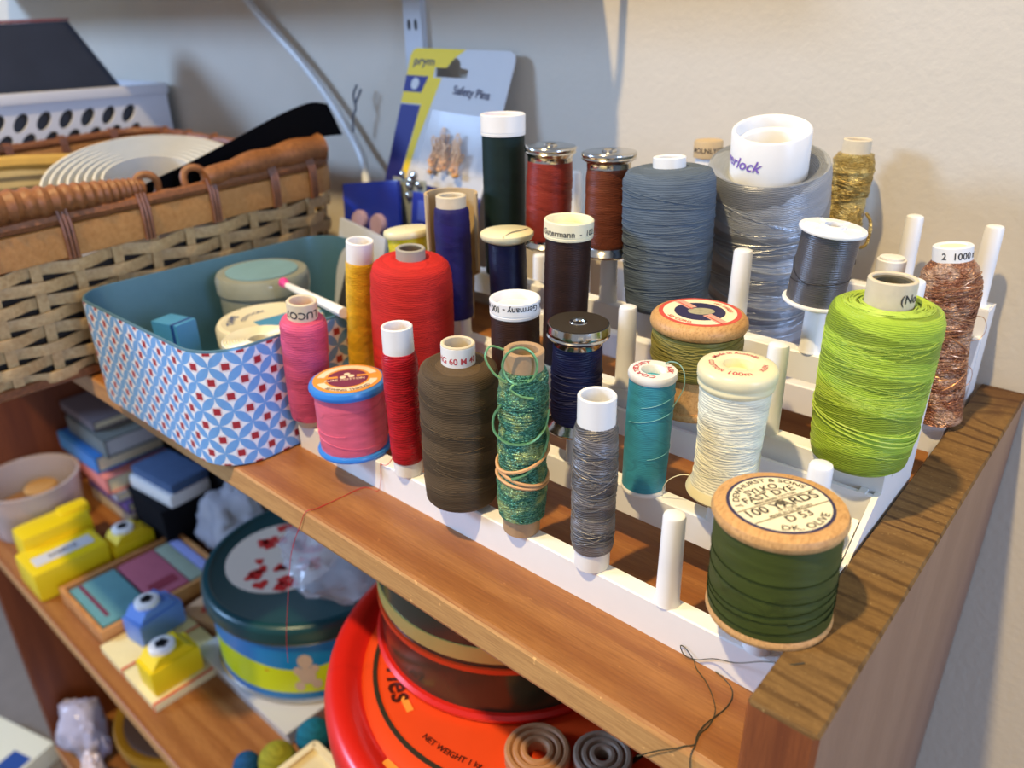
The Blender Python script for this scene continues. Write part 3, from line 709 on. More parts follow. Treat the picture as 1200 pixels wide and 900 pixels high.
# --- third row -----------------------------------------------------------
m = thread_mat('thread_lemon', srgb(230, 214, 40), 2.2, 0, 20, 1, .08, rough=.4, contrast=.04)
t = spool('thread_reel', 'lemon yellow thread reel with a flat ivory top peeping over the red cone', (-158.8, 48, 34.5), -.10)
disc_part(t, 'flange', 7.6, 3.1, 0, 1.6, M['ivory']); tube_part(t, 'core', 4, 3.1, 1.6, 29, M['ivory'])
wound(t, [(6.9, 1.6), (7.0, 14), (6.9, 29)], 3.9, m, amp=.05, seed=14)
disc_part(t, 'flange', 8.0, 0.4, 29, 31.8, M['ivory'], 1.0)
m = thread_mat('thread_indigo', srgb(36, 30, 98), 2.0, 1, 15, 1, .2, rough=.55)
t = spool('thread_spool', 'tall slim indigo thread spool with a paper top, in front of the dark green one', (-139.7, 48, 34.5), .0)
tube_part(t, 'core', 4.75, 3.4, 0, 45.4, M['paper_tube'])
wound(t, [(4.8, 5.2), (5.7, 5.5), (5.75, 20), (5.75, 36), (5.5, 41.0), (4.8, 41.8)], 4.6, m, seed=15)
m2 = M['pale_card']
t = thing('cardboard_sleeve', 'tan half-round cardboard sleeve standing just behind the indigo spool', 'sleeve', (-143.6, 51.8, 34.5))
g = Geo(); ro, ri = 8.6, 7.7; n = 30; vs = []
for k in range(n+1):
    a = math.radians(23+226*k/n); d_ = abs(k-n/2)/(n/2); zb = .1 if d_ < .42 else 12+8*d_
    for r_, z_ in ((ro, zb), (ro, 45.0), (ri, 45.0), (ri, zb)): vs.append((r_*math.cos(a), r_*math.sin(a), z_))
fs = []
for k in range(n):
    for q in range(4): fs.append([k*4+q, k*4+(q+1) % 4, k*4+4+(q+1) % 4, k*4+4+q])
fs += [[0, 1, 2, 3], [n*4+3, n*4+2, n*4+1, n*4]]
g.add(vs, fs, None, False); g.build('sleeve', m2, t)
m = thread_mat('thread_midnight', srgb(20, 24, 58), 2.2, 0, 22, 1, .2, rough=.35, contrast=.06)
t = spool('thread_reel', 'midnight blue thread reel with a wide cloudy white top disc', (-115.7, 48, 34.5), -.02)
disc_part(t, 'flange', 7.6, 3.1, 0, 1.8, M['white_cap']); tube_part(t, 'core', 4, 3.1, 1.8, 34.5, M['white_cap'])
wound(t, [(5.9, 1.8), (5.8, 16), (5.7, 34.2)], 3.9, m, amp=.04, seed=16)
g = Geo(); g.lathe([(.01, 33.6), (5.0, 34.2), (7.6, 35.4), (8.1, 36.4), (8.0, 37.2), (7.4, 37.7), (.01, 37.9)], 44); fl = g.build('flange', M['ivory'], t)
g = Geo(); g.tube(crom([(3.6, 5.6, 37.7), (4.2, 2, 37.95), (3.6, -2, 37.95), (4.4, -6.6, 37.5)], 5), .13, 4); g.build('loose_end', M['ink_navy'], fl)
m = thread_mat('thread_umber', srgb(48, 28, 22), 2.2, 0, 18, 1, .18, rough=.5, contrast=.08)
capped('tall dark brown thread spool with a hollow cream printed cap', (-94.5, 48, 34.5), 44.6, m, 6.95, 6.45, 'cream_cap', 'Gutermann  -  100', False, .03, VIEW+.02, tsize=2.3, hc=5.0)
m = thread_mat('thread_sage', srgb(140, 132, 66), 1.7, 2, 12, 1, .16, rough=.45, contrast=.12)
t = spool('thread_reel', 'pale olive thread on a wooden reel with a red and navy pictorial label', (-51.4, 48, 34.5), .01)
disc_part(t, 'flange', 11.2, 3.2, 0, 2.2, M['reel_wood'], 1.0)
g = Geo(); g.lathe([(3.2, 2.0), (9.9, 2.1), (9.7, 8), (9.9, 22.5), (3.2, 22.5)], 44, closed=True); g.build('barrel', M['reel_wood'], t)
def jsl(r, z, a, i): return r, z
ct = [(10.0, 10.8), (11.1, 11.6), (11.5, 15), (11.5, 20), (11.3, 22.4)]
wound(t, ct, 9.8, m, n=30, amp=.15, seed=17, wave=.05); strands(t, rand_items(12, 12, 22, 2.0, 52, .12), m, rf(ct), .12)
g = Geo(); g.lathe([(3.2, 22.4), (10.8, 22.4), (12.1, 23.2), (12.4, 24.2), (12.1, 25.4), (11.2, 26.4), (10.2, 26.7), (3.2, 26.7)], 56, closed=True); g.build('flange', M['reel_wood'], t)
zt = 26.75; g = Geo(); g.lathe([(10.3, 26.5), (10.3, zt), (.01, zt)], 56); lb = g.build('label', M['label_red'], t)
g = Geo(); g.lathe([(9.2, 26.7), (9.2, zt+.05), (.01, zt+.05)], 56); g.build('label_ring', M['label_cream'], lb)
AL = math.radians(-2)
def lens(rx, ry, cx, cy, ang, z, n=28):
    ca, sa = math.cos(ang), math.sin(ang)
    return [(cx+rx*math.cos(2*PI*k/n)*ca-ry*math.sin(2*PI*k/n)*sa, cy+rx*math.cos(2*PI*k/n)*sa+ry*math.sin(2*PI*k/n)*ca) for k in range(n)]
g = Geo(); g.prism(lens(6.4, 6.4, 0, 0, 0, 0), zt, zt+.10, 'z'); g.build('label_disc', M['ink_navy'], lb)
for sgn in (-1, 1):
    g = Geo(); a = math.radians(-24); g.box((sgn*5.9*math.cos(a), sgn*5.9*math.sin(a), zt+.08), (6.0, 2.6, .1), a); g.build('label_stripe', M['label_pink'], lb)
    g = Geo(); g.box((sgn*5.9*math.cos(a)+.4, sgn*5.9*math.sin(a)-.9, zt+.14), (6.2, .35, .06), a); g.build('label_stripe', M['label_red'], lb)
g = Geo(); g.prism(lens(3.4, 2.4, .3, .2, math.radians(40), 0), zt, zt+.16, 'z'); g.build('label_emblem', plain('emblem_grey', srgb(168, 160, 128), .7, var=.35, scale=.9), lb)
g = Geo(); text_geo(g, 'SIX CORD', 1.7, ring_map(8.9, math.radians(-100), zt+.12, True)); g.build('print', M['label_red'], lb)
g = Geo(); text_geo(g, '100 YARDS', 1.5, ring_map(7.2, math.radians(62), zt+.12)); g.build('print', M['label_red'], lb)

m = thread_mat('thread_lime', srgb(172, 204, 62), 2.2, 5, 10.5, 1, .24, rough=.40, cross=8, contrast=.42, bstr=.6, mottle=.06, wobble=.35, edge=.45)
t = spool('thread_cone', 'large lime green thread cone on a cream paper tube, beside the wooden side board', (-7.7, 48, 34.5), .004)
tube_part(t, 'core', 5.0, 4.1, 0, 44.2, M['paper_tube'])
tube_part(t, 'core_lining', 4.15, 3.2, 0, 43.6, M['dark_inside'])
ct = [(5.2, .4), (9.2, .6), (10.2, 1.6), (10.8, 4), (11.3, 12), (11.65, 24), (11.75, 32), (11.6, 36.0), (11.0, 37.6), (9.6, 38.4), (7.4, 38.5), (5.2, 38.0)]
wound(t, ct, 4.9, m, n=96, amp=.10, seed=18, seg=80, wave=.03)
m2 = thread_mat('thread_lime_strand', srgb(184, 210, 84), 2, 0, 30, 0, .1, rough=.4)
strands(t, rand_items(40, 3, 36, 3.4, 61, .06, 1.15, 2.5), m2, rf(ct), .075)
strands(t, [(11.5, -2.4, -2.6, 1.0, 1.0, .22), (12.5, -1.6, -2.4, 1.0, .5, .22), (10.6, -2.6, -2.9, .9, 1.4, .22)], m2, rf(ct), .17)
q = random.Random(9); g = Geo()
for k in range(26):                                   # thread lying round the flat top
    r0 = q.uniform(5.6, 10.2); a0 = q.uniform(0, 2*PI)
    g.tube([((r0+.5*math.sin(2*a+a0))*math.cos(a+a0), (r0+.5*math.sin(2*a+a0))*math.sin(a+a0), 38.62-.6*max(0, (r0-8.6))**1.2+.05*math.sin(3*a)) for a in [2*PI*j/28 for j in range(27)]], .12, 4)
g.build('loose_strands', m2, t)
g = Geo(); text_geo(g, '(No.', 2.7, cyl_map(5.06, math.radians(-22), 40.0)); g.build('print', M['ink_black'], t)

# --- fourth row ----------------------------------------------------------
m = thread_mat('thread_bottle', srgb(14, 38, 36), 2.4, 0, 26, 0, .14, rough=.6, contrast=.05)
t = capped('tall bottle green thread spool with red-spotted white cap before the pin card', (-136.9, 70, 49.0), 53.3, m, 7.2, 6.9, 'white_cap', '', False, 0, 0, hc=6.4)
g = Geo(); g.lathe([(.01, 51.0), (4.6, 51.0), (4.6, 51.6), (.01, 51.7)], 24); g.build('cap_spot', M['label_red'], t)
m = thread_mat('thread_rust', srgb(148, 50, 34), 2.0, 1, 14, 1, .2, rough=.42)
metal_reel('rust red thread on a chrome reel, left of the copper brown one', (-118.4, 70, 62.4), 31.8, m, 8.1, 7.2, .03)
m = thread_mat('thread_chestnut', srgb(118, 58, 32), 2.0, 1, 14, 1, .2, rough=.42)
metal_reel('chestnut brown thread on a chrome reel raised on its peg beside the blue cone', (-95.3, 70, 63.6), 30.7, m, 8.1, 6.75, -.01)
m = thread_mat('thread_slate', srgb(94, 108, 122), 1.6, 2, 9, 1, .18, rough=.75, contrast=.12)
t = spool('thread_cone', 'fat slate blue thread cone left of the big silver cone', (-73.4, 70, 49.0), -.05)
tube_part(t, 'core', 4.5, 3.2, 0, 45.6, M['white_cap'])
ct = [(4.6, 3.0), (11.0, 3.2), (11.8, 4.6), (12.4, 14), (12.7, 26), (12.9, 36), (12.6, 40.0), (11.4, 42.2), (8.5, 43.0), (4.6, 42.8)]
wound(t, ct, 4.4, m, n=60, amp=.16, seed=20, seg=60); strands(t, rand_items(16, 6, 40, 2.5, 71, .12), m, rf(ct), .13)
m = silver_thread('thread_charcoal', srgb(84, 82, 84), rough=.36, spec=.8, metal=.1, freq=2.2, nu=1, band=22, nb=1, var=.16, contrast=.08)
t = spool('thread_reel', 'charcoal grey thread reel with thin white rims raised on a peg', (-30.9, 70, 62.2), .10)
disc_part(t, 'flange', 7.9, 3.0, 0, 1.0, M['white_cap'], .4); tube_part(t, 'core', 3.9, 3.0, 1, 19, M['white_cap'])
ct = [(7.0, 1.0), (6.95, 9), (7.0, 18.8)]
wound(t, ct, 3.8, m, amp=.05, seed=21, n=36)
strands(t, [(11, 4.5, .3, .7, 0, .15), (7, 1.0, -2.6, .9, 0, .12)], M['ink_black'], rf(ct), .11)
disc_part(t, 'flange', 8.05, 2.2, 18.8, 19.9, M['white_cap'], .4)
g = Geo()
for k in range(6):
    a = k*PI/3+.3; g.box((4.3*math.cos(a), 4.3*math.sin(a), 20.0), (4.4, .7, .5), a)
g.lathe([(2.2, 19.7), (2.9, 19.7), (2.9, 20.5), (2.2, 20.5)], 24, closed=True); g.build('hub', M['white_cap'], t)

# --- against the wall ----------------------------------------------------
m = silver_thread('thread_silver', srgb(168, 174, 180), rough=.32, metal=.15, freq=2.1, nu=5, band=15, nb=1, var=.26, cross=8, contrast=.42, bstr=.5, spec=.7, mottle=.08, wobble=.25)
t = spool('thread_cone', 'huge silvery grey thread cone with a wide white tube marked in violet script', (-64.0, 114.0, 28.5), .08, lean_y=.26)
M['silver_in'] = plain('silver_in', (0.24, 0.25, 0.26), .6)
g = Geo(); g.lathe([(7.0, .2), (17.9, .2), (18.4, 1.0), (18.2, 2.2), (11, 3.4), (10.9, 60), (10.85, 74.3), (10.5, 74.7), (9.9, 74.7), (9.6, 74.3), (9.6, 71.2), (8.6, 70.8), (8.3, 70.4), (8.0, 40), (7.0, 20)], 56, closed=True); core = g.build('core', M['white_cap'], t)
g = Geo(); g.lathe([(.01, 65.0), (8.4, 65.0), (8.4, 65.8), (.01, 65.8)], 30); g.build('core_web', M['silver_in'], core)
ct = [(11.2, 2.6), (17.6, 2.8), (18.0, 5), (18.2, 20), (18.4, 36), (18.0, 52), (17.3, 62.6), (16.6, 65.0), (15.4, 64.6), (11.2, 61.4)]
def jsil(pr): pass
wound(t, ct, 10.8, m, n=90, amp=.2, seed=22, seg=80, wave=.04)
m2 = silver_thread('thread_silver_strand', srgb(176, 180, 184), rough=.34, metal=.5, freq=2, var=.2)
strands(t, rand_items(30, 8, 60, 6, 81, .08, 1.1, 4), m2, rf(ct), .10)
strands(t, [(44, 5.0, 2.4, .9, -2, .3), (30, 5, 2.6, .9, 0, .3), (26, 4, 2.2, .9, 0, .3)], m2, rf(ct), .28)
g = Geo(); text_geo(g, 'overlock', 4.6, cyl_map(10.98, math.radians(-118), 66.4), .4); g.build('print', M['ink_violet'], core)
m = metallic_thread('thread_gold', srgb(168, 138, 70), srgb(214, 188, 112), srgb(250, 232, 160), .3)
t = spool('thread_spool', 'glittery gold thread spool with a pale top in front of the wall', (-47.8, 133, 50.0), .02)
tube_part(t, 'core', 4.2, 3.3, 0, 44.3, M['paper_tube'])
ct = [(4.3, 4), (5.4, 4.4), (5.7, 12), (5.5, 24), (6.2, 34), (6.1, 38.5), (5.2, 40.0), (4.3, 40.2)]
wound(t, ct, 4.1, m, n=40, amp=.3, seed=23, wave=.15); strands(t, rand_items(16, 6, 38, 3, 91, .25), m, rf(ct), .2)
g = Geo(); g.tube(crom([(5.5, -2, 14), (7.5, -2, 12), (9.3, -2, 14), (9.2, -2, 20), (7.2, -2, 23)], 6), .55, 5); g.build('loose_loop', m, t)
t = spool('bare_tube', 'empty white plastic thread tube left of the gold spool', (-58.8, 138.2, 50.0), .0)
tube_part(t, 'tube', 2.6, 1.7, 0, 33, M['white_cap'])
m = thread_mat('thread_beige', srgb(200, 180, 140), 2, 1, 14, 1, .1)
t = spool('thread_spool', 'spool with a cork coloured printed top just showing behind the cones', (-96.3, 133, 50.0), -.02)
tube_part(t, 'core', 4.3, 3.1, 0, 34.5, M['white_cap']); wound(t, [(5.4, 1), (5.4, 16), (5.2, 31)], 4.2, m)
g = Geo(); g.lathe([(.01, 34.4), (5.0, 34.4), (5.0, 39.6), (4.6, 40.2), (.01, 40.2)], 30); cp = g.build('cap', M['pale_card'], t)
g = Geo(); text_geo(g, 'MOLNLYCKE', 2.4, cyl_map(5.05, VIEW, 36.2)); g.build('print', M['ink_black'], cp)
m = metallic_thread('thread_copper', srgb(142, 88, 64), srgb(204, 146, 112), srgb(238, 204, 176), .26, .8)
t = spool('thread_spool', 'coppery metallic thread spool bulging near its white top, behind the lime cone', (-2.6, 107, 22.0), -.135)
tube_part(t, 'core', 4.9, 3.2, 0, 51.3, M['white_cap'])
ct = [(5.4, .3), (5.6, 1), (5.6, 10), (5.6, 18), (5.7, 24), (6.3, 30), (7.5, 37), (7.6, 41), (6.8, 45), (5.0, 47.4)]
wound(t, ct, 4.3, m, n=60, amp=.3, seed=24, wave=.12)
m2 = plain('copper_strand', srgb(200, 150, 110), .3, .7, var=.3, scale=1.0)
strands(t, rand_items(130, 3, 45, 3.6, 101, .14, .8, 4), m, rf(ct), .18)
strands(t, rand_items(40, 6, 45, 5, 102, .22, .9, 4), m2, rf(ct), .13)
g = Geo(); g.tube(crom([tuple(V_*4+Rt*q[0]+Vector((0, 0, q[1]))) for q in ((4.6, 25), (7.5, 25.4), (9.0, 28), (8.2, 31), (6.2, 32))], 6), .09, 4)
g.tube(crom([tuple(V_*3+Rt*q[0]+Vector((0, 0, q[1]))) for q in ((4.4, 18), (6.6, 16), (6.4, 12.5), (4.4, 11))], 6), .09, 4); g.build('loose_end', m2, t)
g = Geo(); text_geo(g, '2  1000 m', 2.5, cyl_map(4.95, VIEW+.12, 48.2)); g.build('print', M['ink_black'], t)
g = Geo(); g.lathe([(.01, 50.4), (4.1, 50.4), (4.1, 50.9), (.01, 50.9)], 24); cw = g.build('core_disc', M['label_cream'], t)
t = spool('bare_tube', 'bare white thread tube on a back peg between the lime cone and the tall pegs', (-23.8, 107, 22.0), .0)
tube_part(t, 'tube', 3.9, 3.1, 0, 44.5, M['white_cap'])
g = Geo(); g.lathe([(.01, 44.4), (3.3, 44.5), (3.3, 45.0), (.01, 45.2)], 20); g.build('tube_end', M['white_cap'], t)
t = spool('bare_tube', 'bare ivory thread tube between the indigo and midnight blue spools', (-127.0, 58.6, 34.5), .0)
g = Geo(); g.lathe([(2.0, 0), (3.0, 0), (3.1, 32), (2.8, 33.4), (1.4, 33.8), (1.2, 33), (1.2, 4)], 20, closed=True); g.build('tube', M['cream_cap'], t)

# ------------------------------------------------------------------ outline helpers
def rrect(x0, x1, y0, y1, r, n=8):
    P = []
    for cx, cy, a0 in ((x1-r, y1-r, 0), (x0+r, y1-r, 90), (x0+r, y0+r, 180), (x1-r, y0+r, 270)):
        for k in range(n+1):
            a = math.radians(a0+90*k/n); P.append((cx+r*math.cos(a), cy+r*math.sin(a)))
    return P
def resample(P, step):
    out = []; m = len(P); acc = 0.0; nxt = 0.0
    for i in range(m):
        a = Vector(P[i]); b = Vector(P[(i+1) % m]); L = (b-a).length
        while nxt < acc+L-1e-6:
            out.append(tuple(a+(b-a)*((nxt-acc)/L))); nxt += step
        acc += L
    return out
def normals(P):
    m = len(P); N = []
    for i in range(m):
        t = Vector(P[(i+1) % m])-Vector(P[i-1]); t.normalize(); N.append((t.y, -t.x))
    return N
def loft(g, P, prof, mi=0, closed=False, zf=None):
    """sweep prof [(offset outwards, z)] round the closed outline P, with u = arc length, v = z"""
    N = normals(P); m = len(P); n = len(prof); al = [0.0]
    for i in range(m): al.append(al[-1]+(Vector(P[(i+1) % m])-Vector(P[i])).length)
    vs = []; fs = []; uvs = []
    for o, z in prof:
        for i in range(m):
            x, y = P[i][0]+N[i][0]*o, P[i][1]+N[i][1]*o
            vs.append((x, y, z+(zf(x, y) if zf else 0)))
    for k in range(n if closed else n-1):
        k2 = (k+1) % n
        for i in range(m):
            j = (i+1) % m
            fs.append([k*m+i, k*m+j, k2*m+j, k2*m+i]); uvs.append([(al[i], prof[k][1]), (al[i+1], prof[k][1]), (al[i+1], prof[k2][1]), (al[i], prof[k2][1])])
    g.add(vs, fs, uvs, True, mi)
def plate(g, P, z0, z1, mi=0): g.prism(P, z0, z1, 'z', mi)

# ------------------------------------------------------------------ patterned tin and what lies in it
def tin_pattern():
    t = NT('tin_pattern'); uv = t.n('ShaderNodeUVMap'); uv.uv_map = 'UVMap'; U, V, _ = t.xyz(uv.outputs[0])
    c = 7.1; k = 0.70711/c
    a = t.mul(t.add(U, V), k); b = t.mul(t.sub(U, V), k)
    fa = t.math('FRACT', t.add(a, 100.0)); fb = t.math('FRACT', t.add(b, 100.0))
    ia = t.math('SUBTRACT', 1.0, fa); ib = t.math('SUBTRACT', 1.0, fb)
    cnt = None
    for x, y in ((fa, fb), (ia, fb), (fa, ib), (ia, ib)):
        d = t.add(t.mul(x, x), t.mul(y, y)); q = t.math('LESS_THAN', d, 0.5)
        cnt = q if cnt is None else t.add(cnt, q)
    petal = t.math('GREATER_THAN', cnt, 1.5)
    ca = t.math('MINIMUM', fa, ia); cb = t.math('MINIMUM', fb, ib)
    red = t.math('LESS_THAN', t.add(ca, cb), 0.235)
    ring = t.math('LESS_THAN', t.math('ABSOLUTE', t.sub(t.add(ca, cb), 0.30)), 0.03)
    w = t.noise(t.obj(), .5, 3)
    col = t.mix(petal, srgb(232, 236, 242), t.mix(w, srgb(96, 152, 214), srgb(124, 176, 228)))
    col = t.mix(t.mul(ring, .5), col, srgb(214, 160, 160)); col = t.mix(red, col, srgb(164, 40, 50))
    return t.done(col, .38)
M['tin_pattern'] = tin_pattern()
M['tin_inside'] = plain('tin_inside', srgb(84, 126, 146), .35, .3, var=.08)
tin = thing('storage_tin', 'rounded blue and white patterned tin with small red squares, open, left of the spools', 'tin', (-219, 30, 0))
P = resample(rrect(-49, 49, -56.5, 58, 15, 9), 2.2)
g = Geo(); loft(g, P, [(-.6, .2), (0, .8), (0.2, 39.0), (.1, 39.9)]); g.build('wall', M['tin_pattern'], tin)
g = Geo(); loft(g, P, [(.1, 39.9), (-.1, 40.5), (-.7, 40.6), (-.95, 40.0), (-1.0, 1.4)]); plate(g, [(x*.985, y*.985) for x, y in P], .2, 1.4); g.build('inner_shell', M['tin_inside'], tin)
M['ivory_lid'] = plain('ivory_lid', srgb(228, 222, 196), .4, var=.05)
M['clear_grey'] = plain('clear_grey', srgb(170, 176, 164), .15, var=.15, scale=.1, Transmission_Weight=.25)
M['sky_blue'] = plain('sky_blue', srgb(70, 146, 196), .4, var=.06)
M['deep_blue'] = plain('deep_blue', srgb(30, 70, 140), .4, var=.06)
t = thing('tape_tin', 'round ivory tape tin with a slanting blue label stripe, inside the patterned tin', 'tin', (-211.5, 21, 1.5), (0, 0, .5))
g = Geo(); g.lathe([(0.01, 0), (19, 0), (19.3, 1), (19.3, 21), (19.8, 21.5), (19.8, 27), (19, 28.3), (17.5, 28.6), (17, 28.2), (.01, 28.2)], 48); g.build('body', M['ivory_lid'], t)
g = Geo(); g.box((6, 3, 28.35), (9, 24, .3), -.6); g.build('label', M['sky_blue'], t)
g = Geo(); text_geo(g, 'TAPE', 4, ring_map(13, math.radians(200), 28.5)); text_geo(g, 'COTTON', 2.6, ring_map(9, math.radians(170), 28.5)); g.build('print', M['deep_blue'], t)
t = thing('tape_roll', 'roll of cream tape with spiral edge, at the near right corner of the patterned tin', 'tape', (-186.5, 1, 1.6))
g = Geo(); g.lathe([(3, 0), (11.8, 0), (11.8, 33)]+[(11.8-k*.47, 33.0+(.35 if k % 2 else -.25)) for k in range(1, 18)]+[(3.2, 33)], 44, closed=True); g.build('winding', M['ivory_lid'], t)
t = thing('plastic_pot', 'large grey see-through lidded pot at the back of the patterned tin', 'pot', (-247, 41, 1.6))
g = Geo(); g.lathe([(.01, 0), (17.2, 0), (17.8, 1), (18.2, 28), (18.9, 28.5), (18.9, 34), (18, 35.4), (.01, 35.6)], 48); g.build('body', M['clear_grey'], t)
g = Geo(); g.lathe([(.01, 35.5), (14.5, 35.5), (14.5, 35.9), (.01, 35.9)], 36); g.build('lid_label', plain('pot_label', srgb(120, 160, 176), .5, var=.2, scale=.1), t)
t = thing('pin_box', 'small sky blue box standing on end in the patterned tin', 'box', (-232, -6, 1.6), (0, 0, .25))
g = Geo(); g.box((0, 0, 15.5), (13, 9, 31), bev=.5); g.build('box', M['sky_blue'], t)
g = Geo(); g.box((4.2, 0, 15.5), (1.6, 9.3, 31.2), bev=.2); g.build('edge_band', M['deep_blue'], t)
g = Geo(); g.box((0, 0, 4), (13.3, 9.3, 1.2)); g.build('edge_band', M['deep_blue'], t)
t = thing('beeswax_block', 'small cream block on the floor of the patterned tin', 'block', (-215.5, -8.5, 1.5), (0, 0, .4)); g = Geo(); g.box((0, 0, 3), (7, 5, 6), bev=1.2); g.build('block', M['ivory_lid'], t)
t = thing('seam_ripper', 'white stick with a bright pink tip leaning over the patterned tin', 'tool', (-213, 31, 37.5))
g = Geo(); g.tube([(0, 0, 2.4), (16, -3, 3.2), (48, -10, 5.2)], 1.5, 8, rad=[1.2, 1.5, 1.9]); g.build('shaft', M['white_cap'], t)
g = Geo(); g.tube([(0, 0, 2.4), (-3.5, .6, 2.8), (-5, .9, 2.9)], 1.5, 10, rad=[1.4, 2.0, 1.2]); g.build('tip', plain('hot_pink', srgb(226, 70, 150), .4), t)
M['navy_card'] = plain('navy_card', srgb(30, 42, 128), .3, var=.2, scale=.12)
M['gold_ink'] = plain('gold_ink', srgb(196, 150, 60), .4, .2)
t = thing('needle_packet', 'dark packet with gold lettering behind the pink spool in the patterned tin', 'packet', (-224, 66, 1.6), (-.35, 0, -.25))
g = Geo(); g.box((0, 0, 17.5), (44, 2, 35), bev=.3); g.build('card', plain('dark_card', srgb(52, 50, 54), .5, var=.1), t)
g = Geo(); text_geo(g, 'NEEDLES', 6, lambda x, y: (x, -1.1, 24+y)); text_geo(g, 'SHARPS', 5, lambda x, y: (x, -1.1, 15+y)); g.build('print', M['gold_ink'], t)
t = thing('lace_packet', 'white packet with faded red print leaning at the back of the patterned tin', 'packet', (-243, 82.5, 1.6), (-.14, .10, -.1))
g = Geo(); g.box((0, 0, 23), (36, 2, 46), bev=.3); g.build('card', plain('pale_packet', srgb(196, 202, 214), .3, var=.06), t)
g = Geo(); g.box((3, -1.15, 20), (14, .2, 8), ry=.4); g.box((-4, -1.15, 30), (9, .2, 5), ry=.4); g.build('print', plain('faded_red', srgb(190, 128, 136), .5, var=.15, scale=.3), t)

# ------------------------------------------------------------------ blister packs and the safety pin card by the wall
M['blue_pack'] = plain('blue_pack', srgb(28, 48, 150), .22, var=.25, scale=.08)
t = thing('button_pack', 'dark blue blister pack holding two pinkish buttons, beside the basket', 'packet', (-252, 103, .2), (-.16, -.15, 0))
g = Geo(); g.box((0, 0, 31), (42, 2.4, 62), bev=.8); g.build('card', M['blue_pack'], t)
for dx, dz in ((-7, 44), (7, 42)):
    g = Geo(); g.lathe([(.01, -2.6), (4.6, -2.6), (5.2, -1.6), (5.2, 0), (.01, 0)], 20); g.v = [(dx+x, z_-1.2, dz+y) for x, y, z_ in g.v]; g.build('button', plain('pink_button', srgb(176, 150, 168), .4, var=.15), t)
t = thing('needle_pack', 'glossy royal blue plastic pack standing behind the lemon yellow reel', 'packet', (-213, 106, .2), (-.16, 0, 0))
g = Geo(); g.box((0, 0, 30), (40, 3, 60), bev=1); g.build('case', M['blue_pack'], t)
g = Geo(); g.box((0, -1.8, 52), (30, 1, 9), bev=.3); g.build('window', plain('pack_window', srgb(70, 90, 180), .15), t)
t = thing('pin_bunch', 'bunch of silvery snap fasteners in clear film below the pin card', 'packet', (-236, 115.5, 61.5))
q = random.Random(5)
g = Geo(); g.box((0, 0, -8), (22, .6, 22), bev=.2); g.build('film', M['clear_grey'], t)
for k in range(12):
    g = Geo(); g.lathe([(.01, -.6), (1.7, -.6), (2.0, 0), (1.3, .7), (.01, .9)], 12)
    x, z = q.uniform(-8, 8), q.uniform(-8, 6); g.v = [(x+a, -1.1-c_, z+b) for a, b, c_ in g.v]; g.build('fastener', M['chrome'], t)

# card frame: u to the right along the wall, v down the card, w out of it
cu_, cv_ = Vector((63, 1.5, -1)).normalized(), Vector((-9.0, -14.5, -56.5)).normalized()
cw_ = cu_.cross(cv_).normalized()
if cw_.y > 0: cw_ = -cw_
CO = Vector((-254.5, 139.5, 118.3))
def cpt(u, v, w=0.0): return tuple(cu_*u+cv_*v+cw_*w)
def card_poly(g, poly, w0, w1, mi=0):
    n = len(poly); vs = [cpt(u, v, w0) for u, v in poly]+[cpt(u, v, w1) for u, v in poly]
    g.add(vs, [list(range(n)), [n+i for i in range(n)][::-1]]+[[i, (i+1) % n, n+(i+1) % n, n+i] for i in range(n)], None, False, mi)
card = thing('safety_pin_card', 'white, yellow and blue hanging card of gold safety pins leaning on the wall', 'packet', CO)
def holed_card():
    cu = bpy.data.curves.new('c', 'CURVE'); cu.dimensions = '2D'; cu.fill_mode = 'BOTH'; cu.extrude = .25
    r = 4
    outer = [(r, 0), (63-r, 0), (63-1.2, 1.2), (63, r), (63, 121), (0, 121), (0, r), (1.2, 1.2)]
    hole = [(18, 8), (25, 7.4), (26.5, 4.4), (29.5, 3.6), (32, 5), (33, 7.6), (38, 8.4), (38, 12), (19, 12)]
    for pl in (outer, hole):
        s = cu.splines.new('POLY'); s.points.add(len(pl)-1); s.use_cyclic_u = True
        for pt, (u, v) in zip(s.points, pl): pt.co = (u, v, 0, 1)
    ob = bpy.data.objects.new('c', cu); COL.objects.link(ob); me = bpy.data.meshes.new_from_object(ob)
    g = Geo(); g.add([cpt(v.co.x, v.co.y, v.co.z) for v in me.vertices], [list(p.vertices) for p in me.polygons], None, False)
    bpy.data.objects.remove(ob); bpy.data.curves.remove(cu); bpy.data.meshes.remove(me); return g
M['card_white'] = plain('card_white', srgb(205, 205, 205), .65, var=.02)
M['card_yellow'] = plain('card_yellow', srgb(240, 208, 36), .65, var=.03)
M['card_navy'] = plain('card_navy', srgb(26, 34, 120), .65, var=.08)
holed_card().build('card', M['card_white'], card)
g = Geo()
card_poly(g, [(0, 3.5), (1, 1), (3.5, 0), (34, 0), (28, 4), (24.6, 8), (17.6, 8), (17.6, 12.4), (23, 12.4), (20, 24.5), (-.02, 24.5)], .26, .34)
card_poly(g, [(13.5, 24.5), (20, 24.5), (16.5, 40), (13.6, 61), (12, 90), (8.6, 90), (10, 61), (12, 40)], .26, .34); g.build('yellow_print', M['card_yellow'], card)
g = Geo(); card_poly(g, [(0, 12), (14.5, 12), (12, 19.3), (0, 19.3)], .35, .42); card_poly(g, [(0, 25), (13.3, 25), (11.6, 40), (9.6, 61), (8.4, 90), (0, 90)], .26, .34)
card_poly(g, [(24, 60), (63, 62), (63, 96), (14, 94), (16, 74)], .26, .34); g.build('navy_print', M['card_navy'], card)
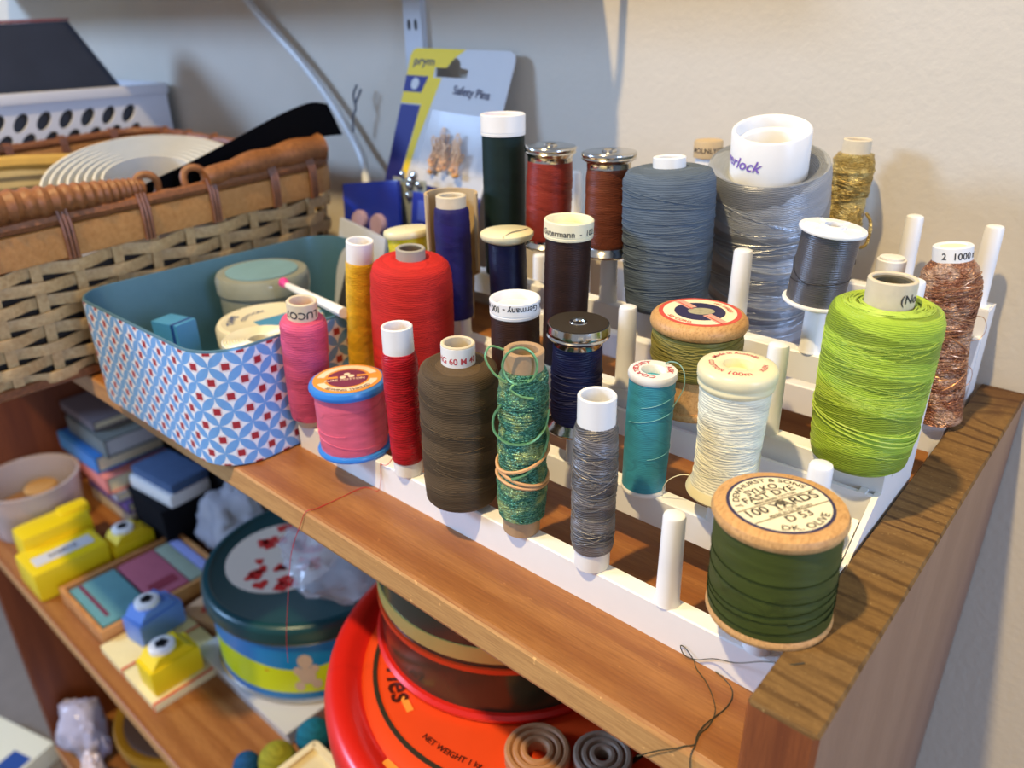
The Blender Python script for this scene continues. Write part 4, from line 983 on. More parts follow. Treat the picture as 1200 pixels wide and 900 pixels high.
g = Geo(); text_geo(g, 'prym', 5.2, lambda x, y: cpt(10+x, 7.2-y, .5), sx=1.25); text_geo(g, 'Safety Pins', 5.2, lambda x, y: cpt(43+x, 19.5-y+.06*x, .5)); g.build('print', M['ink_navy'], card)
g = Geo(); g.lathe([(.01, .5), (2.6, .5), (2.6, .6), (.01, .6)], 20); g.v = [cpt(7+x, 15.6+y, z_) for x, y, z_ in g.v]; g.build('emblem', M['card_white'], card)
bl = NT('blister'); M['blister'] = bl.done((.9, .92, .96, 1), .12, 0, Alpha=.10)
g = Geo(); B = [(27.5, 27), (61, 28), (61, 53), (25.5, 53)]
card_poly(g, B, .4, 6.0); b = g.build('blister', M['blister'], card)
q = random.Random(11)
gold = plain('pin_gold', srgb(206, 140, 44), .4, .15, var=.2, scale=1)
for k in range(26):
    g = Geo(); u0, v0 = q.uniform(30, 47), q.uniform(38, 50); a = q.uniform(-.5, .5)+PI/2; L = 7.5; w0 = q.uniform(1.2, 5)
    ca, sa = math.cos(a), math.sin(a); o_ = lambda l, s: cpt(u0+l*ca-s*sa, v0-l*sa-s*ca, w0)
    g.tube(crom([o_(-L/2, .9), o_(L/2-1, .9), o_(L/2+.6, 0), o_(L/2-1, -.9), o_(-L/2, -.9)], 3), .42, 5); g.tube([o_(-L/2-.6, 1.1), o_(-L/2-.6, -1.1)], .95, 6); g.build('safety_pin', gold, b)

# ------------------------------------------------------------------ wicker basket
WX0, WX1, WY0, WY1 = -478, -286, -84, 106
def cane(name, c1, c2, rough=.5, sc=(1, 1, 1)):
    t = NT(name); v = t.obj(sc); f = t.noise(v, .5, 5, .65); b_ = t.noise(t.obj(), .05, 3)
    col = t.mix(t.ramp(f, [(.3, (0, 0, 0)), (.7, (1, 1, 1))]), c1, c2); col = t.mix(t.mul(b_, .6), col, dim(c1, .7)); t.bump(f, .35, .4); return t.done(col, rough)
M['cane_pale'] = cane('cane_pale', srgb(190, 150, 96), srgb(232, 200, 142))
M['cane_band'] = cane('cane_band', srgb(184, 124, 62), srgb(214, 156, 90), .4)
M['cane_dark'] = cane('cane_dark', srgb(110, 66, 36), srgb(158, 100, 58), .45)
M['cane_rope'] = cane('cane_rope', srgb(124, 74, 36), srgb(172, 112, 60), .5)
bk = thing('wicker_basket', 'large rectangular wicker basket with bound rim and twisted handles on the shelf', 'basket', (-382, 11, 0))
BX0, BX1, BY0, BY1 = WX0+382, WX1+382, WY0-11, WY1-11
OUT = rrect(BX0, BX1, BY0, BY1, 14, 6)
flare = lambda z: 5.0*z/60.0
tilt = lambda x, y: 0.040*(y+48)*1.0
def zf_at(y, z): return z+tilt(0, y)*max(0.0, min(1.0, z/60.0))
step = 15.0
base = resample(OUT, step/4.0); nb_ = len(base)//8*8
per = sum((Vector(OUT[(i+1) % len(OUT)])-Vector(OUT[i])).length for i in range(len(OUT)))
nst = int(per/step)//2*2; base = resample(OUT, per/(nst*4)+1e-6)[:nst*4]; NB = normals(base)
for r_ in range(8):                                    # eight weavers going over and under the stakes
    z0 = 3.0+r_*5.9; vs = []; fs = []; m_ = len(base); hgt = 4.5
    for i in range(m_):
        s_ = math.cos(2*PI*(i/4.0)/2+PI*(r_ % 2)); off = 2.0*max(-1, min(1, 1.3*s_))
        jz = .9*mn.noise(Vector((i*.23, r_*3.1, 0)))
        for zz, oo in ((z0, -.55), (z0, .45), (z0+hgt*.5, .75), (z0+hgt, .45), (z0+hgt, -.55)):
            o_ = off+oo+flare(zz); x, y = base[i][0]+NB[i][0]*o_, base[i][1]+NB[i][1]*o_
            vs.append((x, y, zf_at(y, zz+jz)))
    for i in range(m_):
        j = (i+1) % m_
        for k in range(5): fs.append([i*5+k, j*5+k, j*5+(k+1) % 5, i*5+(k+1) % 5])
    g = Geo(); g.add(vs, fs, None, True); g.build('weaver', M['cane_pale'], bk)
for k in range(nst):
    i = k*4; nx, ny = NB[i]; tx, ty = -ny, nx; vs = []
    for zz in (1.0, 26, 50.5):
        for a, o_ in ((-1.9, -.5), (1.9, -.5), (1.9, .5), (-1.9, .5)):
            f_ = flare(zz)+o_; x, y = base[i][0]+nx*f_+tx*a, base[i][1]+ny*f_+ty*a; vs.append((x, y, zf_at(y, zz)))
    fs = [[q0*4+c_, q0*4+(c_+1) % 4, q0*4+4+(c_+1) % 4, q0*4+4+c_] for q0 in range(2) for c_ in range(4)]
    g = Geo(); g.add(vs, fs, None, False); g.build('stake', M['cane_pale'], bk)
zr = lambda x, y: tilt(x, y)
rimP = resample(OUT, 5.0)
g = Geo(); loft(g, rimP, [(5.6, 49.5), (7.0, 50.0), (7.4, 56), (7.2, 61.5), (5.8, 62), (3.2, 61.5), (3.0, 50)], closed=True, zf=zr); g.build('rim_band', M['cane_band'], bk)
NR = normals(rimP)
g = Geo(); g.tube([(x+NR[i][0]*5.2, y+NR[i][1]*5.2, 64.2+zr(x, y)) for i, (x, y) in enumerate(rimP)], 2.5, 8, True, rad=[2.5+.35*math.sin(i*2.4) for i in range(len(rimP))]); g.build('rim_cane', M['cane_dark'], bk)
g = Geo(); loft(g, rimP, [(.2, .3), (1.8, 1.2), (1.8, 4.2), (.2, 4.6)], closed=True); g.build('foot_band', M['cane_dark'], bk)
g = Geo(); plate(g, OUT, .3, 1.4); g.build('floor', M['cane_dark'], bk)
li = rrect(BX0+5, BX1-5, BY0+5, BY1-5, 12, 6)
g = Geo(); loft(g, li, [(0, 1.6), (4.5, 46), (3.6, 46), (-1, 2.2)], closed=True, zf=lambda x, y: tilt(x, y)*.8); g.build('inner_shell', plain('gap_shade', (.03, .022, .016), .9), bk)  # dark shell added so the gaps in the weave look shaded
for k in range(0, len(rimP), 6):                      # cane bindings round the rim
    x, y = rimP[k]; nx, ny = NR[k]; tx, ty = -ny, nx
    g = Geo()
    for s_ in (-1.5, 0, 1.5):
        pts = []
        for o_, z in ((7.9, 49.4), (8.3, 56), (8.2, 62.4), (6.5, 67.2), (3.2, 66.6), (2.4, 58), (2.6, 49)):
            pts.append((x+nx*o_+tx*s_, y+ny*o_+ty*s_, z+zr(x, y)))
        g.tube(pts, .8, 5)
    g.build('binding', M['cane_dark'], bk)
def rope(name, pts, r0, r1, turns, m):
    P = crom(pts, 22); n = len(P); g = Geo()
    rad = [(r0+(r1-r0)*i/(n-1))*(1+.10*math.sin(2*PI*turns*i/(n-1))) for i in range(n)]
    g.tube(P, 1, 12, rad=rad); return g.build(name, m, bk)
hx = BX1+4
rope('handle', [(hx-6, -88, 69), (hx-2, -60, 71.5), (hx-1, -30, 71.5), (hx-2, -8, 71.0), (hx-3.5, 5, 70.5)], 7.2, 3.6, 24, M['cane_rope'])
rope('handle', [(hx+1.5, 30, 71), (hx+.5, 48, 73.5), (hx-1, 70, 75.0), (hx-2.5, 92, 76.0)], 3.6, 6.4, 3, M['cane_rope'])
for y in (6.5, 27.0):
    g = Geo(); P = [(hx-2+1.2*math.sin(a*2), y+(4.6*math.cos(a)), 70.0+zr(0, y)*0+5.6*math.sin(a)) for a in [2*PI*k/22 for k in range(22)]]
    g.tube(P, 1.5, 8, True); g.build('handle_ring', M['cane_rope'], bk)
for y in (-50.0, 8.0):
    g = Geo(); P = [(BX0-2, y+(4.6*math.cos(a)), 72.0+6.5*math.sin(a)) for a in [2*PI*k/22 for k in range(22)]]
    g.tube(P, 1.6, 8, True); g.build('handle_ring', M['cane_rope'], bk)

# what the basket holds
M['white_tape'] = plain('white_tape', srgb(224, 220, 206), .6, var=.05, scale=.2)
t = thing('ribbon_roll', 'large loose roll of white ribbon standing up out of the basket', 'ribbon', (-345, 47, 52), (.14, .27, 0))
for k in range(8):
    r = 46-k*3.7; w_ = 13-.3*k; g = Geo(); q0 = .5*k
    g.lathe([(r-.45, -w_+q0), (r+.45, -w_+q0), (r+.45+.5, w_+q0), (r-.45+.5, w_+q0)], 48, closed=True); g.build('turn', M['white_tape'], t)
t = thing('webbing_roll', 'thick fawn webbing bundle lying at the left inside the basket', 'webbing', (-430, 10, 40))
for k in range(4):
    g = Geo(); g.tube([(-26, -48+k*4, 6+k*6), (-8, 10, 8+k*5.6), (2, 52-k*4, 8+k*5)], 4.4, 8); g.build('strand', plain('fawn_webbing', srgb(176, 156, 106), .7, var=.15, scale=.15) if k < 3 else plain('mustard_webbing', srgb(186, 148, 66), .7, var=.15, scale=.15), t)
M['black_tape'] = plain('black_tape', (.004, .004, .005), .9, var=.2, scale=.4, bump=.2, Specular_IOR_Level=.05)
def ribbon(g, cs, ws, th=.7):
    n = len(cs); C_ = [Vector(c_) for c_ in cs]; W_ = [Vector(w_) for w_ in ws]; vs = []
    for i in range(n):
        t_ = (C_[min(n-1, i+1)]-C_[max(0, i-1)]).normalized(); nn = t_.cross(W_[i]).normalized()*th/2
        vs += [C_[i]-W_[i]/2-nn, C_[i]+W_[i]/2-nn, C_[i]+W_[i]/2+nn, C_[i]-W_[i]/2+nn]
    fs = [[i*4+k, i*4+(k+1) % 4, i*4+4+(k+1) % 4, i*4+4+k] for i in range(n-1) for k in range(4)]+[[3, 2, 1, 0], [(n-1)*4+k for k in range(4)]]
    g.add(vs, fs, None, True)
g = Geo(); cs = crom([(-308, 12, 58), (-300, 26, 66), (-296, 45, 71.5), (-294, 66, 77), (-292, 88, 83.5), (-290, 106, 87.5), (-288.5, 116.5, 87.0)], 6)
ws = crom([(2, 2, 6), (3, -2, 7), (2, -3, 9), (1, -4, 12), (0, -4, 14.5), (0, -5, 16), (0, -7, 15)], 6)
ribbon(g, cs, ws); tag(g.build('black_ribbon', M['black_tape']), 'broad black ribbon rising diagonally over the right rim of the basket', 'ribbon')

# ------------------------------------------------------------------ white perforated crate with a dark folder, far left
M['crate'] = plain('crate', srgb(214, 216, 222), .4, var=.02)
cr = thing('plastic_crate', 'white perforated plastic crate behind the basket against the wall', 'crate', (-575, 70, 0))
def holed_panel(g, x, th, ys, zs, y0, y1, z0, z1, slant, ry, rz):
    """panel in the yz plane with slanted oval holes; each cell is a ring of quads between hole and cell edge"""
    n = 16
    for r_, z in enumerate(zs):
        hz = (zs[0]-zs[1])/2 if len(zs) > 1 else 6
        for y in ys:
            yy = y+(slant*2.6 if r_ % 2 else 0); hy = (ys[1]-ys[0])/2
            out, inn = [], []
            for k in range(n):
                a = 2*PI*k/n; ca, sa = math.cos(a), math.sin(a); m_ = max(abs(ca), abs(sa))
                sk = 0.0
                out.append((y+hy*ca/m_, z+hz*sa/m_)); py, pz = ry*ca, rz*sa; inn.append((yy-slant*2.6*(.5 if r_ % 2 else 0)+py+pz*.5, z+pz))
            vs = [(x, *p_) for p_ in out]+[(x, *p_) for p_ in inn]+[(x-th, *p_) for p_ in inn]+[(x-th, *p_) for p_ in out]
            fs = []
            for k in range(n):
                j = (k+1) % n
                fs += [[k, j, n+j, n+k], [n+k, n+j, 2*n+j, 2*n+k], [2*n+k, 2*n+j, 3*n+j, 3*n+k]]
            g.add(vs, fs, None, False)
def solid(g, c_, d): g.box(c_, d)
ys = [-62+12.9*k for k in range(9)]; zs = [78.5-11.6*k for k in range(5)]
g = Geo(); holed_panel(g, 72, 2, ys, zs, 0, 0, 0, 0, 1, 4.1, 5.4)
ya, yb = ys[0]-6.45, ys[-1]+6.45; zt_, zb_ = zs[0]+5.8, zs[-1]-5.8
solid(g, (71, (yb+69)/2, 46), (2, 69-yb, 92)); solid(g, (71, (ya-68)/2-1, 46), (2, abs(-70-ya), 92)); solid(g, (71, (ya+yb)/2, (zt_+92)/2), (2, yb-ya, 92-zt_)); solid(g, (71, (ya+yb)/2, zb_/2+.1), (2, yb-ya, zb_))
g.build('side_panel', M['crate'], cr)
g = Geo(); solid(g, (0, 69, 46), (140, 2, 91)); solid(g, (-70.5, 0, 46), (2, 138, 91)); solid(g, (0, -70, 46), (140, 2, 91)); g.build('side_panel', M['crate'], cr)
g = Geo(); solid(g, (0, 0, 1.2), (141, 139, 2)); g.build('base', M['crate'], cr)
g = Geo()
loft(g, rrect(-71.5, 72.2, -70.8, 70.2, 4, 4), [(0, 89), (1.8, 89), (2.2, 92), (1.8, 95), (0, 95.3), (-1.2, 94.6), (-1.2, 90)], closed=True); g.build('rim', M['crate'], cr)
t = thing('document_folder', 'dark slate folder with a dull red top edge sticking up out of the white crate', 'folder', (-522, 0, 2.5))
g = Geo(); g.prism([(12, 0), (124, 0), (124, 78), (92, 131), (10, 128)], -14, 6, 'x'); g.build('cover', plain('slate_cover', srgb(44, 48, 60), .5, var=.35, scale=.04), t)
g = Geo(); g.prism([(12, 128.3), (92.5, 131.3), (93, 132.6), (10, 130.2)], -14.5, 6.5, 'x'); g.build('red_edge', plain('dull_red', srgb(128, 60, 60), .5), t)
# white flex on the wall
g = Geo(); g.tube(crom([(-420, 140, 175), (-389, 140, 142), (-344, 140.5, 110), (-316, 140, 85.5), (-298, 138, 66), (-286, 130, 54), (-276, 123, 46), (-272, 121, 20), (-272, 121, 3.0)], 8), 2.2, 8)
tag(g.build('power_flex', plain('white_flex', srgb(206, 208, 206), .4)), 'white flex running diagonally down the wall behind the basket', 'cable')
g = Geo(); g.tube(crom([(-301, 137.0, 86), (-298.5, 137.5, 90), (-300, 138, 96), (-297, 138.5, 101)], 6), .6, 6); g.tube(crom([(-298.5, 137.5, 92), (-294, 138.5, 99)], 3), .6, 6); g.tube([(-301, 137.2, 86), (-303, 137.8, 78)], .6, 6)
tag(g.build('wire_tie', plain('grey_wire', srgb(90, 94, 104), .5)), 'thin grey wire twist on the white flex', 'wire')
# cord hanging over the end of the wall shelf (above the picture)
g = Geo(); g.tube(crom([(-143.5, 144.2, 160), (-143.3, 130, 163), (-144.0, 112, 166), (-145.5, 100, 171), (-147, 96, 178)], 6), 1.7, 8); tag(g.build('hanging_cord', plain('cord', srgb(200, 200, 196), .5)), 'pale cord at the end of the wall shelf', 'cable')

# ------------------------------------------------------------------ things on the lower shelf
LZ = ZL+.1
def lthing(name, label, cat, x, y, z=LZ, rz=0.0, group=None): return thing(name, label, cat, (x, y, z), (0, 0, rz), group)
# round toffee tin
M['dark_teal'] = plain('dark_teal', srgb(18, 70, 76), .3, .1, var=.08)
def tin_side():
    t = NT('tin_side'); uv = t.n('ShaderNodeUVMap'); uv.uv_map = 'UVMap'; U, V, _ = t.xyz(uv.outputs[0])
    wv = t.add(V, t.mul(t.sin(t.add(t.mul(U, 2*PI*5), 1.0)), 2.2))
    col = t.mix(t.math('GREATER_THAN', wv, 25.5), srgb(206, 224, 30), srgb(10, 132, 200))
    col = t.mix(t.math('LESS_THAN', V, 5.0), col, srgb(16, 120, 190))
    sp = t.ramp(t.noise(t.comb(t.mul(U, 34.0), t.mul(V, .09), 0.0), 1.0, 0), [(.70, (0, 0, 0)), (.73, (1, 1, 1))])
    band = t.mul(t.math('GREATER_THAN', V, 6.0), t.math('LESS_THAN', V, 22.0))
    return t.done(t.mix(t.mul(sp, band), col, srgb(200, 40, 30)), .3)
cb = lthing('clear_box', 'flat clear plastic box under the round blue and lime tin', 'box', -327, 83)
bx = NT('clear_plastic'); M['clear_plastic'] = bx.done((.72, .72, .70, 1), .2, 0, Alpha=.62)
g = Geo(); g.box((0, 0, 5.4), (100, 112, 10.6), bev=1.6); g.build('box', M['clear_plastic'], cb)
g = Geo(); g.box((0, 0, 11.9), (104, 116, 2.2), bev=.8); g.build('lid', M['clear_plastic'], cb)
tt = lthing('round_tin', 'round tin with dark teal lid over blue and lime green painted sides', 'tin', -331, 92, ZL+13.4)
g = Geo(); g.lathe([(64.6, 2), (64.8, 6), (64.8, 40)], 64); 
g = Geo(); g.lathe([(65.0, 3.5), (65.0, 46)], 64); g.build('side', tin_side(), tt)
g = Geo(); g.lathe([(.01, .2), (64.5, .2), (66.2, 1.0), (66.4, 2.4), (65.2, 3.6), (64.0, 3.6)], 64); g.build('base_rim', M['chrome'], tt)
g = Geo(); g.lathe([(65.2, 45.5), (66.2, 46.2), (66.2, 47.2), (65.4, 48)], 64); g.build('seam', M['chrome'], tt)
g = Geo(); g.lathe([(64, 47.5), (67.8, 48), (68.6, 50), (68.0, 53), (68.4, 56), (68.0, 59), (66.2, 60.6), (63.5, 61), (61.5, 59.6), (.01, 59.4)], 64); lid = g.build('lid', M['dark_teal'], tt)
g = Geo(); g.lathe([(.01, 59.5), (36, 59.5), (36, 59.9), (.01, 59.9)], 48, c=(-14, -12, 0)); lb = g.build('lid_label', plain('lid_white', srgb(220, 208, 190), .5, var=.04), lid)
q = random.Random(4)
g = Geo()
for k in range(30):
    a = q.uniform(0, 2*PI); r = 4+28*math.sqrt(q.random()); cx, cy = -14+r*math.cos(a), -12+r*math.sin(a); s_ = q.uniform(3.2, 5.4); ro = q.uniform(0, 6.28)
    hp = [(16*math.sin(u)**3/16, (13*math.cos(u)-5*math.cos(2*u)-2*math.cos(3*u)-math.cos(4*u))/16) for u in [2*PI*j/18 for j in range(18)]]
    g.prism([(cx+s_*(x*math.cos(ro)-y*math.sin(ro)), cy+s_*(x*math.sin(ro)+y*math.cos(ro))) for x, y in hp], 59.85, 60.1, 'z')
g.build('hearts', plain('heart_red', srgb(196, 34, 30), .5), lb)
# small painted bear on the side
g = Geo(); ab = math.radians(-42); fw = M['card_white']
for u, v, rx in ((0, 22, 5.2), (0, 33, 4.4), (-5, 26, 2.6), (5, 15, 3.0), (-5, 14, 3.0), (5, 27, 2.4)):
    n = 18; g.add([((65.15)*math.cos(ab+(u+rx*math.cos(2*PI*k/n))/65), 65.15*math.sin(ab+(u+rx*math.cos(2*PI*k/n))/65), v+rx*1.25*math.sin(2*PI*k/n)) for k in range(n)], [list(range(n))], None, False)
g.build('painted_figure', plain('figure_cream', srgb(206, 186, 168), .4, var=.1), tt)
# crumpled bags
def crumple(name, label, cat, x, y, z, rx, ry, rz, mat, seed, amp=.35, parent=None):
    bm = bmesh.new(); bmesh.ops.create_icosphere(bm, subdivisions=4, radius=1.0); g = Geo(); bm.verts.index_update()
    vs = []
    for v in bm.verts:
        p_ = v.co; d = 1+amp*mn.noise(p_*1.6+Vector((seed*3.7, 0, 0)))+amp*.6*abs(mn.noise(p_*4.2+Vector((0, seed*2.3, 0))))
        vs.append((p_.x*rx*d, p_.y*ry*d, max(-rz*.96, p_.z*rz*d)+rz*.96))
    g.add(vs, [[v.index for v in f.verts] for f in bm.faces], None, True); bm.free()
    return tag(g.build(name, mat, None, (x, y, z)), label, cat)
M['film_grey'] = NT('film_grey').done((.62, .63, .70, 1), .2, 0, Alpha=.6)
M['film'] = NT('film'); M['film'] = M['film'].done((.72, .74, .80, 1), .16, 0, Alpha=.38)
crumple('plastic_bag', 'crumpled clear plastic bag lying on the lid of the round teal tin', 'bag', -300, 92, ZL+74.5, 33, 30, 17, M['film'], 2)
crumple('plastic_bag', 'grey crumpled plastic bag behind the wooden stamp tray', 'bag', -460, 106, LZ, 36, 20, 30, M['film_grey'], 5)
# pouch, black case
t = lthing('shade_block', 'added black block for the shade under the pouch, right of the book stack', 'box', -534, 91)  # black block added in place of shade by the book ends
M['black_fabric'] = plain('black_fabric', (.010, .010, .012), .85, Specular_IOR_Level=.1)
g = Geo(); g.box((0, 0, 18), (57, 42, 36), bev=1.5); g.build('box', M['black_fabric'], t); g = Geo(); g.box((0, 0, 38.5), (58.5, 43.5, 5), bev=1.0); g.build('lid', M['black_fabric'], t)
t = lthing('zip_pouch', 'flat pouch, denim blue above and white below, lying on the added black block', 'pouch', -532, 92, LZ+41.2, .1)
g = Geo(); g.box((0, 0, 6), (60, 36, 12), bev=4); g.build('lower', M['white_cap'], t); g = Geo(); g.box((0, 2, 15.5), (58, 34, 9), bev=3.5); g.build('upper', plain('denim', srgb(70, 96, 134), .8, var=.2, scale=.1), t)
t = lthing('black_case', 'black fabric case in the shadow behind the book stack', 'case', -560, 128, LZ)
g = Geo(); g.box((0, 0, 50), (150, 24, 100), bev=2.5); g.build('case', M['black_fabric'], t)
g = Geo(); g.tube([(-18, -12, 86), (-16, -16, 92), (16, -16, 92), (18, -12, 86)], 1.4, 6); g.build('handle', M['black_fabric'], t)
# stack of books
bs = [('cream', 12, -566, 66, srgb(216, 206, 184), 0), ('violet', 11, -568, 66, srgb(126, 104, 170), 0), ('white', 8, -574, 64, srgb(216, 214, 220), 0), ('salmon pink', 16, -577, 60, srgb(232, 140, 132), 0), ('bright blue', 16, -589, 58, srgb(60, 130, 204), 0), ('grey green', 17, -578, 65, srgb(124, 130, 124), 0), ('mauve grey', 9, -598, 67, srgb(126, 118, 122), 0)]
z = LZ; q = random.Random(2)
for nm, h, x1, y0, c, _ in bs:
    pos = {'cream': 'at the bottom of the stack', 'violet': 'second from the bottom of the stack', 'white': 'above the violet one in the stack', 'salmon pink': 'under the bright blue one in the stack', 'bright blue': 'in the middle of the leaning stack', 'grey green': 'on the bright blue one in the stack', 'mauve grey': 'on top of the stack'}[nm]
    L = 74 if nm != 'mauve grey' else 66
    t = thing('book', f'{nm} book lying flat {pos}', 'book', (x1-L/2, y0+30, z), (0, 0, q.uniform(-.03, .03)), 'books stacked on the lower shelf')
    mc = plain('book_'+nm.replace(' ', '_'), c, .5, var=.06)
    g = Geo(); g.box((0, 0, h-.9), (L, 60, 1.6)); g.box((0, 0, .9), (L, 60, 1.6)); g.box((0, -29.2, h/2), (L, 1.6, h-.3)); g.build('cover', mc, t)
    g = Geo(); g.box((0, .8, h/2), (L-3, 57, h-3.2)); g.build('pages', M['label_cream'] if nm != 'grey green' else M['card_white'], t)
    z += h+.1
# clear tub
t = lthing('plastic_tub', 'round see-through tub of brown felt pads at the far left of the lower shelf', 'tub', -637, 20)
tb = NT('tub_plastic').done((.74, .66, .66, 1), .18, 0, Alpha=.42)
g = Geo(); g.lathe([(.01, .2), (33, .2), (34.5, 2), (37.5, 42), (39, 43), (39, 45), (36.6, 45), (35.6, 42), (33, 3), (.01, 2)], 44); g.build('tub', tb, t)
q = random.Random(8)
for k in range(3):
    a = q.uniform(0, 6.28); tp = lthing('felt_pad', ['large tan felt pad at the bottom of the see-through tub', 'dark brown felt pad in the middle of the see-through tub', 'brown felt pad lying topmost in the see-through tub'][k], 'pad', -637+[-6, 9, -4][k], 20+[-5, 6, 8][k], LZ+2.5+[0, 17.5, 24][k], 0, 'felt pads in the tub')
    H_ = [17.3, 6.2, 5][k]; R_ = [23, 19, 13][k]
    g = Geo(); g.lathe([(.01, 0), (R_-1.5, 0), (R_, 1.5), (R_, H_-1.6), (R_-1.5, H_-.2), (.01, H_)], 28); g.build('pad', plain(['felt_tan', 'felt_brown', 'felt_ochre'][k], srgb(*[(150, 110, 74), (120, 88, 66), (186, 140, 78)][k]), .9), tp)
# paper punches
M['punch_yellow'] = plain('punch_yellow', srgb(236, 206, 24), .35, var=.04)
M['punch_blue'] = plain('punch_blue', srgb(98, 140, 214), .35, var=.04)
t = lthing('paper_punch', 'large yellow border punch with a long white label strip', 'punch', -553, 6)
g = Geo(); g.box((10, 0, 12.5), (40, 54, 25), bev=4); g.build('body', M['punch_yellow'], t)
g = Geo(); g.box((-20, 6, 18), (26, 52, 34), bev=7); g.box((-24, 24, 33), (14, 22, 8), bev=3); g.build('lever', M['punch_yellow'], t)
g = Geo(); g.box((14, 0, 25.2), (13, 42, .8), bev=.3); g.build('label', M['card_white'], t)
g = Geo(); text_geo(g, 'SAMPLE', 6, lambda x, y: (14-y+2, x, 25.75)); g.build('print', M['ink_black'], t)
def punch(label, x, y, rz, m, dark):
    t = lthing('paper_punch', label, 'punch', x, y, LZ+6.2 if dark != 'small' else LZ, rz)
    g = Geo(); g.box((0, 0, 9.5), (21, 33, 19), bev=2.5); g.build('body', m, t)
    g = Geo(); g.prism([(-14, 19), (14, 19), (9, 25), (-9, 25)], -9, 9, 'x'); g.build('press', m, t)
    g = Geo(); g.lathe([(.01, 24.5), (8, 24.5), (8, 27.6), (7, 28.4), (.01, 28.4)], 28, c=(0, -2, 0)); b_ = g.build('button', M['white_cap'], t)
    g = Geo()
    for k in range(5):
        a = 2*PI*k/5; g.lathe([(.01, 28.4), (1.9, 28.4), (1.9, 28.9), (.01, 28.9)], 10, c=(2.3*math.cos(a), -2+2.3*math.sin(a), 0))
    g.lathe([(.01, 28.4), (2.2, 28.4), (2.2, 28.9), (.01, 28.9)], 10, c=(0, -2, 0)); g.build('shape', M['ink_black'], b_)
punch('small yellow paper punch with white button between the big one and the tray', -531, 50, .1, M['punch_yellow'], 'small')
punch('pale blue paper punch with a white button in front of the stamp tray', -424, 20, .15, M['punch_blue'], '')
punch('yellow paper punch with white button standing at the corner of the cream board', -376, 7, .0, M['punch_yellow'], '')
# cream boards
for x0, x1, lab, z0 in ((-439, -405, 'cream card board with a red edge under the pale blue punch', 0), (-403.5, -361, 'cream card board under the yellow punch near the shelf edge', 0)):
    t = lthing('card_board', lab, 'board', (x0+x1)/2, 14, LZ+z0); g = Geo(); g.box((0, 0, 3), (x1-x0, 54, 5.8), bev=.4); g.build('board', plain('board_cream', srgb(232, 216, 160), .6), t)
    g = Geo(); g.box(((x1-x0)/2-1.2, 0, 3.1), (2.0, 54.3, 6.0)); g.build('spine', M['label_red'], t)
# wooden tray of stamp pads
t = lthing('stamp_tray', 'shallow light wooden tray divided for coloured stamp pads', 'tray', -477, 36)
M['light_wood'] = wood_mat('light_wood', srgb(220, 160, 96), srgb(196, 132, 74), srgb(170, 110, 60), 'y', .3, .5, .1)
g = Geo(); g.box((0, 0, 1.2), (72, 92, 2)); g.build('floor', M['light_wood'], t)
for c_, d in (((-34.5, 0, 7), (3, 92, 13)), ((34.5, 0, 7), (3, 92, 13)), ((0, -44.5, 7), (66, 3, 13)), ((0, 44.5, 7), (66, 3, 13))):
    g = Geo(); g.box(c_, d, bev=.4); g.build('side', M['light_wood'], t)
for k, (lab, c, y, h) in enumerate((('teal', srgb(96, 150, 154), -25.5, 33), ('dusty rose', srgb(176, 92, 110), 7.5, 28), ('sage green', srgb(150, 164, 144), 28.0, 11), ('lavender', srgb(150, 160, 214), 37.8, 7.5))):
    tp = lthing('stamp_pad', f'{lab} stamp pad lying in the wooden tray', 'stamp pad', -477, 36+y, LZ+2.3, 0, 'stamp pads in the wooden tray')
    g = Geo(); g.box((0, 0, 5), (58, h, 9.6), bev=1.0); g.build('pad', plain('pad_'+lab.replace(' ', '_'), c, .6, var=.15, scale=.1), tp)
    if k == 0: g = Geo(); g.box((-4, -9, 9.9), (48, 2.6, .4)); g.build('stripe', M['label_plum'], tp)
    if k == 1: g = Geo(); g.box((16, 0, 9.9), (10, 20, .4)); g.build('stripe', plain('rose_dark', srgb(136, 44, 60), .6), tp)
t = lthing('folded_leaflet', 'cream leaflet with red print between the tray and the round tin', 'leaflet', -413, 56, LZ, .2); g = Geo(); g.box((0, 0, 4), (34, 26, 8), bev=.4); g.build('leaflet', plain('leaflet_peach', srgb(214, 170, 130), .6), t); g = Geo(); g.box((2, 0, 8.1), (18, 8, .3), .6); g.build('print', M['label_red'], t)
# yarn balls and cream box
for x, y, r, c, lab in ((-266, 13, 10.5, srgb(150, 148, 40), 'olive'), (-263.5, 36, 10.5, srgb(14, 104, 130), 'teal'), (-279, 1, 7.5, srgb(20, 80, 130), 'dark blue')):
    t = lthing('yarn_ball', f'small {lab} ball of yarn between the clear box and the cream box', 'yarn', x, y, LZ, 0, 'yarn balls on the lower shelf'); g = Geo()
    g.lathe([(max(.01, r*math.sin(a)), r-r*math.cos(a)) for a in [PI*k/14 for k in range(15)]], 24); g.build('ball', thread_mat('yarn_'+lab.replace(' ', '_'), c, .5, 4, 5, 2, .3, rough=.8), t)
t = lthing('cream_box', 'cream cardboard box with a lipped lid beside the big red tin', 'box', -219, 4, LZ, math.radians(0))
g = Geo(); g.box((0, 0, 9.5), (64, 50, 19), bev=.6); g.build('box', plain('box_cream', srgb(226, 212, 166), .6), t)
g = Geo(); loft(g, rrect(-33, 33, -26, 26, 2, 3), [(0, 15), (.8, 15), (.8, 21.5), (-3, 21.6), (-3, 19.3), (0, 19.3)], closed=True); g.build('lid_lip', plain('box_lip', srgb(236, 222, 178), .5), t)
